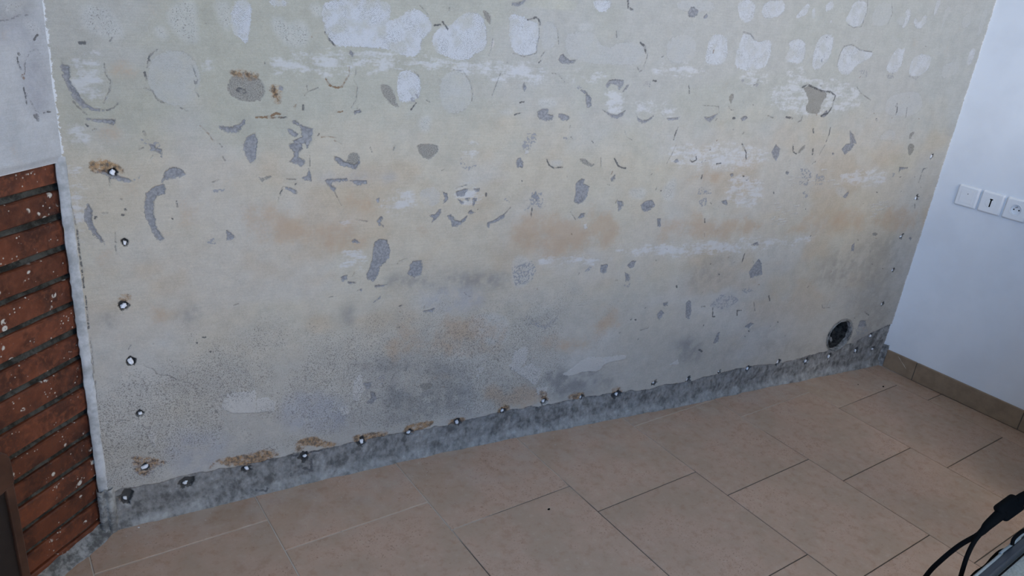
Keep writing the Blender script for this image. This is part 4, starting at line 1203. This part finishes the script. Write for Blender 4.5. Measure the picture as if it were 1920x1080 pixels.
# ------------------------------------------------------------------ sockets on the white wall
def sock(v, label, kind):
    root = bpy.data.objects.new({'blank': 'blank_plate', 'phone': 'phone_socket', 'power': 'power_socket'}[kind], None); link(root)
    root.matrix_world = MR @ Matrix.Translation((v, 0, .8555)); tag(root, label, 'socket' if kind != 'blank' else 'wall plate', 'white plates on the side wall')
    bm = bmesh.new(); h = .0435
    def rr(half, rad, y, seg=5):
        out = []
        for cx, cz, a0 in ((1, 1, 0), (-1, 1, 90), (-1, -1, 180), (1, -1, 270)):
            for k in range(seg+1):
                a = math.radians(a0+90*k/seg); out.append((cx*(half-rad)+rad*math.cos(a), cz*(half-rad)+rad*math.sin(a)))
            nx_, nz_ = {0: (-1, 1), 90: (-1, -1), 180: (1, -1), 270: (1, 1)}[a0]; L = out[-1]
            e_ = {0: (-(half-rad), half), 90: (-half, -(half-rad)), 180: (half-rad, -half), 270: (half, half-rad)}[a0]
            out += [(L[0]+(e_[0]-L[0])*t/8, L[1]+(e_[1]-L[1])*t/8) for t in range(1, 8)]
        return [bm.verts.new((p[0], y, p[1])) for p in out]
    layers = [rr(h, .007, -.001), rr(h, .007, .005), rr(h-.0012, .0068, .0075), rr(h-.0045, .006, .0115), rr(h-.0065, .006, .0125)]
    for A, B in zip(layers, layers[1:]):
        for k in range(len(A)): bm.faces.new((A[k], A[(k+1) % len(A)], B[(k+1) % len(A)], B[k]))
    if kind == 'power':
        n = len(layers[-1]); ring = []
        for k in range(n):
            co_ = layers[-1][k].co; a = math.atan2(co_.z, co_.x); ring.append(bm.verts.new((.0200*math.cos(a), .0125, .0200*math.sin(a))))
        for k in range(n): bm.faces.new((layers[-1][k], layers[-1][(k+1) % n], ring[(k+1) % n], ring[k]))
        ring2 = [bm.verts.new((v_.co.x*.97, .002, v_.co.z*.97)) for v_ in ring]
        for k in range(n): bm.faces.new((ring[k], ring[(k+1) % n], ring2[(k+1) % n], ring2[k]))
        bm.faces.new(ring2)
    else: bm.faces.new(layers[-1])
    obj('plate', bm, M['shell'], root)
    RX = Matrix.Rotation(math.radians(-90), 4, 'X')
    def disc(name, x, z, r0, y0, y1, mat):
        bm = bmesh.new(); rg = lathe(bm, [(r0, y0), (r0, y1-.0005), (r0*.85, y1)], 20, Matrix.Translation((x, 0, z)) @ RX); bm.faces.new(rg[-1]); bm.faces.new(rg[0]); return obj(name, bm, mat, root)
    if kind == 'blank':
        bm = bmesh.new(); box(bm, (-.026, .012, -.028), (.026, .0140, .028)); bevel(bm, .0012, 2); obj('cover', bm, M['shell'], root)
        disc('indicator', .002, .012, .0026, .0138, .0148, M['pin'])
    if kind == 'phone':
        disc('insert', 0, 0, .021, .012, .0135, M['shell'])
        bm = bmesh.new(); box(bm, (-.0024, .0130, -.0160), (.0024, .0140, .0160)); box(bm, (-.0056, .0130, .0125), (.0056, .0141, .0175)); obj('slot', bm, M['black'], root)
    if kind == 'power':
        bm = bmesh.new(); rg = lathe(bm, [(.0205, .0122), (.0212, .0132), (.0230, .0130), (.0236, .0120)], 28, RX); obj('collar', bm, M['shell'], root, True)
        for sx in (-1, 1): disc('contact_hole', sx*.0095, -.001, .0028, .0015, .0026, M['black'])
        disc('earth_pin', 0, .0105, .0024, .002, .016, M['pin'])
sock(.1465, 'white blank plate with a small central dot, nearest the corner', 'blank')
sock(.2405, 'white phone socket with a black T-shaped slot', 'phone')
sock(.3350, 'white round-hole power socket with earth pin, right of the phone socket', 'power')

# ------------------------------------------------------------------ low cabinet in front of the bricks
OFF = .20; PO = PL+OFF*NL
MC = Matrix(((EL[0], NL[0], 0, PO[0]), (EL[1], NL[1], 0, PO[1]), (0, 0, 1, 0), (0, 0, 0, 1)))
cab = bpy.data.objects.new('low_cabinet', None); link(cab); cab.matrix_world = MC @ Matrix.Translation((.388, 0, 0))
tag(cab, 'dark brown wooden cabinet with a framed black panel before the bricks', 'cabinet')
CW, CH = .42, .572
def cyl_corner(u, z, r, a0, a1, n=6): return [(u+r*math.cos(math.radians(a0+(a1-a0)*k/n)), z+r*math.sin(math.radians(a0+(a1-a0)*k/n))) for k in range(n+1)]
outer = cyl_corner(.035, CH-.035, .035, 180, 90)+cyl_corner(CW-.035, CH-.035, .035, 90, 0)+[(CW, 0), (0, 0)]
bm = bmesh.new(); A = [bm.verts.new((u, -.16, z)) for u, z in outer]; B = [bm.verts.new((u, -.012, z)) for u, z in outer]
bm.faces.new(A); bm.faces.new(B)
for k in range(len(A)): bm.faces.new((A[k], A[(k+1) % len(A)], B[(k+1) % len(A)], B[k]))
obj('body', bm, M['wood'], cab)
def rail(name, a, b):
    bm = bmesh.new(); box(bm, (a[0], -.012, a[1]), (b[0], 0, b[1])); bevel(bm, .003, 2); obj(name, bm, M['wood'], cab)
rail('stile', (0, .0), (.019, CH-.040)); rail('stile', (CW-.019, 0), (CW, CH-.040)); rail('bottom_rail', (.019, .03), (CW-.019, .075))
top = cyl_corner(.035, CH-.035, .035, 180, 90)+cyl_corner(CW-.035, CH-.035, .035, 90, 0)+[(CW, CH-.085), (CW-.03, CH-.095), (.03, CH-.095), (0, CH-.085)]
bm = bmesh.new(); A = [bm.verts.new((u, -.012, z)) for u, z in top]; B = [bm.verts.new((u, .003, z)) for u, z in top]; bm.faces.new(A); bm.faces.new(B)
for k in range(len(A)): bm.faces.new((A[k], A[(k+1) % len(A)], B[(k+1) % len(A)], B[k]))
bevel(bm, .003, 2); obj('top_rail', bm, M['wood'], cab)
bm = bmesh.new(); box(bm, (.035, .002, CH-.052), (CW-.035, .009, CH-.036)); bevel(bm, .003, 2); obj('moulding', bm, M['wood'], cab)
bm = bmesh.new(); box(bm, (.017, -.011, .07), (CW-.017, -.007, CH-.09)); obj('panel', bm, M['panel'], cab)

# ------------------------------------------------------------------ desk with rail at the lower right
p0 = on_z((1872, 1080), .75); p1 = on_z((1920, 1038), .75); ang = math.atan2(p1[1]-p0[1], p1[0]-p0[0])
desk = empty('desk', (p0[0], p0[1], 0), ang); tag(desk, 'pale grey desk corner with a slate rail at its far edge', 'desk')
bm = bmesh.new(); box(bm, (-.35, -.66, .72), (1.25, .014, .75)); bevel(bm, .003, 2); obj('desk_top', bm, M['desk'], desk)
bm = bmesh.new(); box(bm, (-.35, .001, .75), (1.25, .015, .768)); bevel(bm, .004, 3); obj('rear_rail', bm, M['slate'], desk)
bm = bmesh.new(); tube(bm, spline([(-.35, .014, .768), (.0, .014, .768), (.03, .015, .770), (.10, .014, .769), (.16, .015, .771), (1.25, .014, .768)], 6), .0022, 8); obj('rail_lip', bm, M['slate_rim'], desk, True)
bm = bmesh.new(); tube(bm, [(-.35, -.001, .7512), (1.25, -.001, .7512)], .0014, 6); obj('rail_gap_shade', bm, M['black'], desk)  # black strip put in for the shaded gap between rail and desk top
for x in (-.30, 1.20):
    for y in (-.60, -.04):
        bm = bmesh.new(); box(bm, (x-.022, y-.022, 0), (x+.022, y+.022, .72)); bevel(bm, .003, 1); obj('leg', bm, M['steel'], desk)

def monitor(x, label):  # added out of view to shade the lower right walls
    mo = empty('added_shade_monitor', tuple(desk.matrix_basis @ Vector((x, -.20, .75))), ang); tag(mo, label, 'monitor', 'unseen monitors added for shade')
    bm = bmesh.new(); box(bm, (-.31, -.012, .12), (.31, .022, .48)); bevel(bm, .005, 2); obj('housing', bm, M['black'], mo)
    bm = bmesh.new(); box(bm, (-.30, -.014, .13), (.30, -.011, .47)); obj('screen', bm, M['panel'], mo)
    bm = bmesh.new(); box(bm, (-.03, .022, .01), (.03, .045, .30)); bevel(bm, .004, 1); obj('stand', bm, M['black'], mo)
    bm = bmesh.new(); box(bm, (-.12, -.06, 0), (.12, .09, .012)); bevel(bm, .004, 1); obj('foot', bm, M['black'], mo)
monitor(.32, 'black monitor on the grey desk, added out of view for shade, nearer the back wall rail end'); monitor(.96, 'black monitor on the grey desk, added out of view for shade, nearer the white wall')

sb = bpy.data.objects.new('added_shade_cabinet', None); link(sb); sb.matrix_world = MR @ Matrix.Translation((1.12, .012, 0)); tag(sb, 'unseen grey cabinet added to shade the lower white wall', 'cabinet')  # unseen cabinet, added to block window light low on the white wall
bm = bmesh.new(); box(bm, (0, 0, .06), (.30, .62, 1.22)); bevel(bm, .004, 1); obj('body', bm, M['slate_rim'], sb)
bm = bmesh.new(); box(bm, (.02, .02, 0), (.28, .58, .06)); obj('plinth', bm, M['black'], sb)
for z0 in (.08, .65):
    bm = bmesh.new(); box(bm, (.01, .62, z0), (.29, .638, z0+.55)); bevel(bm, .003, 1); dr = obj('door', bm, M['slate_rim'], sb)
    bm = bmesh.new(); box(bm, (.04, .638, z0+.26), (.052, .655, z0+.36)); bevel(bm, .003, 1); obj('handle', bm, M['steel'], dr)

# ------------------------------------------------------------------ cables
def at_depth(p, d): return Vector(CAM + ray(p)*d)
D0 = 1.16; k = D0/F_PX
cb_ = empty('power_cable', at_depth((1880, 960), D0)); tag(cb_, 'black twin cable with moulded block hanging before the tiles', 'cable')
def cobj(name, bm, smooth=True):
    bmesh.ops.translate(bm, verts=bm.verts, vec=-cb_.location); return obj(name, bm, M['black'], cb_, smooth)
bm = bmesh.new(); tube(bm, spline([at_depth((1882, 959), D0), at_depth((1852, 985), D0), at_depth((1838, 1000), D0+.01), at_depth((1800, 1022), D0+.03), at_depth((1765, 1050), D0+.05), at_depth((1738, 1078), D0+.07), at_depth((1705, 1130), D0+.09), at_depth((1680, 1240), D0+.10), at_depth((1670, 1400), D0+.10)], 7), [k*11*(1-min(i/16, 1))+k*4.6*min(i/16, 1) for i in range(57)]); cobj('cord', bm)
bm = bmesh.new(); tube(bm, spline([at_depth((1882, 960), D0), at_depth((1850, 988), D0), at_depth((1833, 1006), D0+.005), at_depth((1817, 1034), D0+.01), at_depth((1806, 1065), D0+.015), at_depth((1798, 1100), D0+.02), at_depth((1785, 1200), D0+.03), at_depth((1775, 1400), D0+.03)], 7), [k*8*(1-min(i/16, 1))+k*4.2*min(i/16, 1) for i in range(50)]); cobj('cord', bm)
a, b = at_depth((1872, 966), D0), at_depth((1911, 938), D0); ax = (b-a).normalized(); vw = Vector(_fw); sd = ax.cross(vw).normalized()
MB = Matrix(((ax.x, sd.x, vw.x, (a.x+b.x)/2), (ax.y, sd.y, vw.y, (a.y+b.y)/2), (ax.z, sd.z, vw.z, (a.z+b.z)/2), (0, 0, 0, 1)))
bm = bmesh.new(); hl = (b-a).length/2; box(bm, (-hl, -k*17, -k*10), (hl, k*17, k*10), MB); bevel(bm, k*8, 4, .3); cobj('moulded_block', bm)
bm = bmesh.new(); tube(bm, spline([at_depth((1904, 944), D0), at_depth((1925, 931), D0), at_depth((1960, 915), D0), at_depth((2010, 900), D0+.02), at_depth((2080, 900), D0+.06)], 6), k*11); cobj('strain_relief', bm)
D1 = 1.20
thin = [[(1815, 1090), (1830, 1074), (1848, 1062), (1862, 1046), (1876, 1034), (1893, 1031), (1903, 1040)], [(1898, 1022), (1900, 1012), (1908, 1003), (1922, 994), (1945, 990), (1965, 1010)]]
for i, pts in enumerate(thin):
    t = empty('thin_cable', at_depth(pts[0], D1)); bm = bmesh.new(); tube(bm, spline([at_depth(p, D1) for p in pts], 6), .0030, 8)
    bmesh.ops.translate(bm, verts=bm.verts, vec=-t.location); obj('cord', bm, M['black'], t, True)
    tag(t, ('thin black cable looping over the slate rail, lower left loop', 'thin black cable arc at the right frame edge above the rail')[i], 'cable', 'thin cables behind the desk')

# ------------------------------------------------------------------ crumbs on the floor
for (p, r, m_) in (((1029, 955), .0032, 'black'), ((1656, 725), .0035, 'black'), ((1609, 721), .002, 'black'), ((260, 989), .002, 'plug')):
    q = on_z(p, .001); bm = bmesh.new(); bmesh.ops.create_icosphere(bm, subdivisions=2, radius=r)
    for v in bm.verts: v.co = Vector((v.co.x*1.5, v.co.y, v.co.z*.6))*rnd.uniform(.85, 1.15)
    o = obj('debris_crumb', bm, M[m_]); o.location = (q[0], q[1], r*.5); o.rotation_euler = (0, 0, rnd.uniform(0, 3))
    tag(o, {1029: 'black crumb alone on the middle floor tiles', 1656: 'larger dark crumb on the tiles near the skirting corner', 1609: 'smaller dark crumb on the tiles near the cement strip', 260: 'white plaster crumb on the tile by the brick corner'}[p[0]], 'crumb')
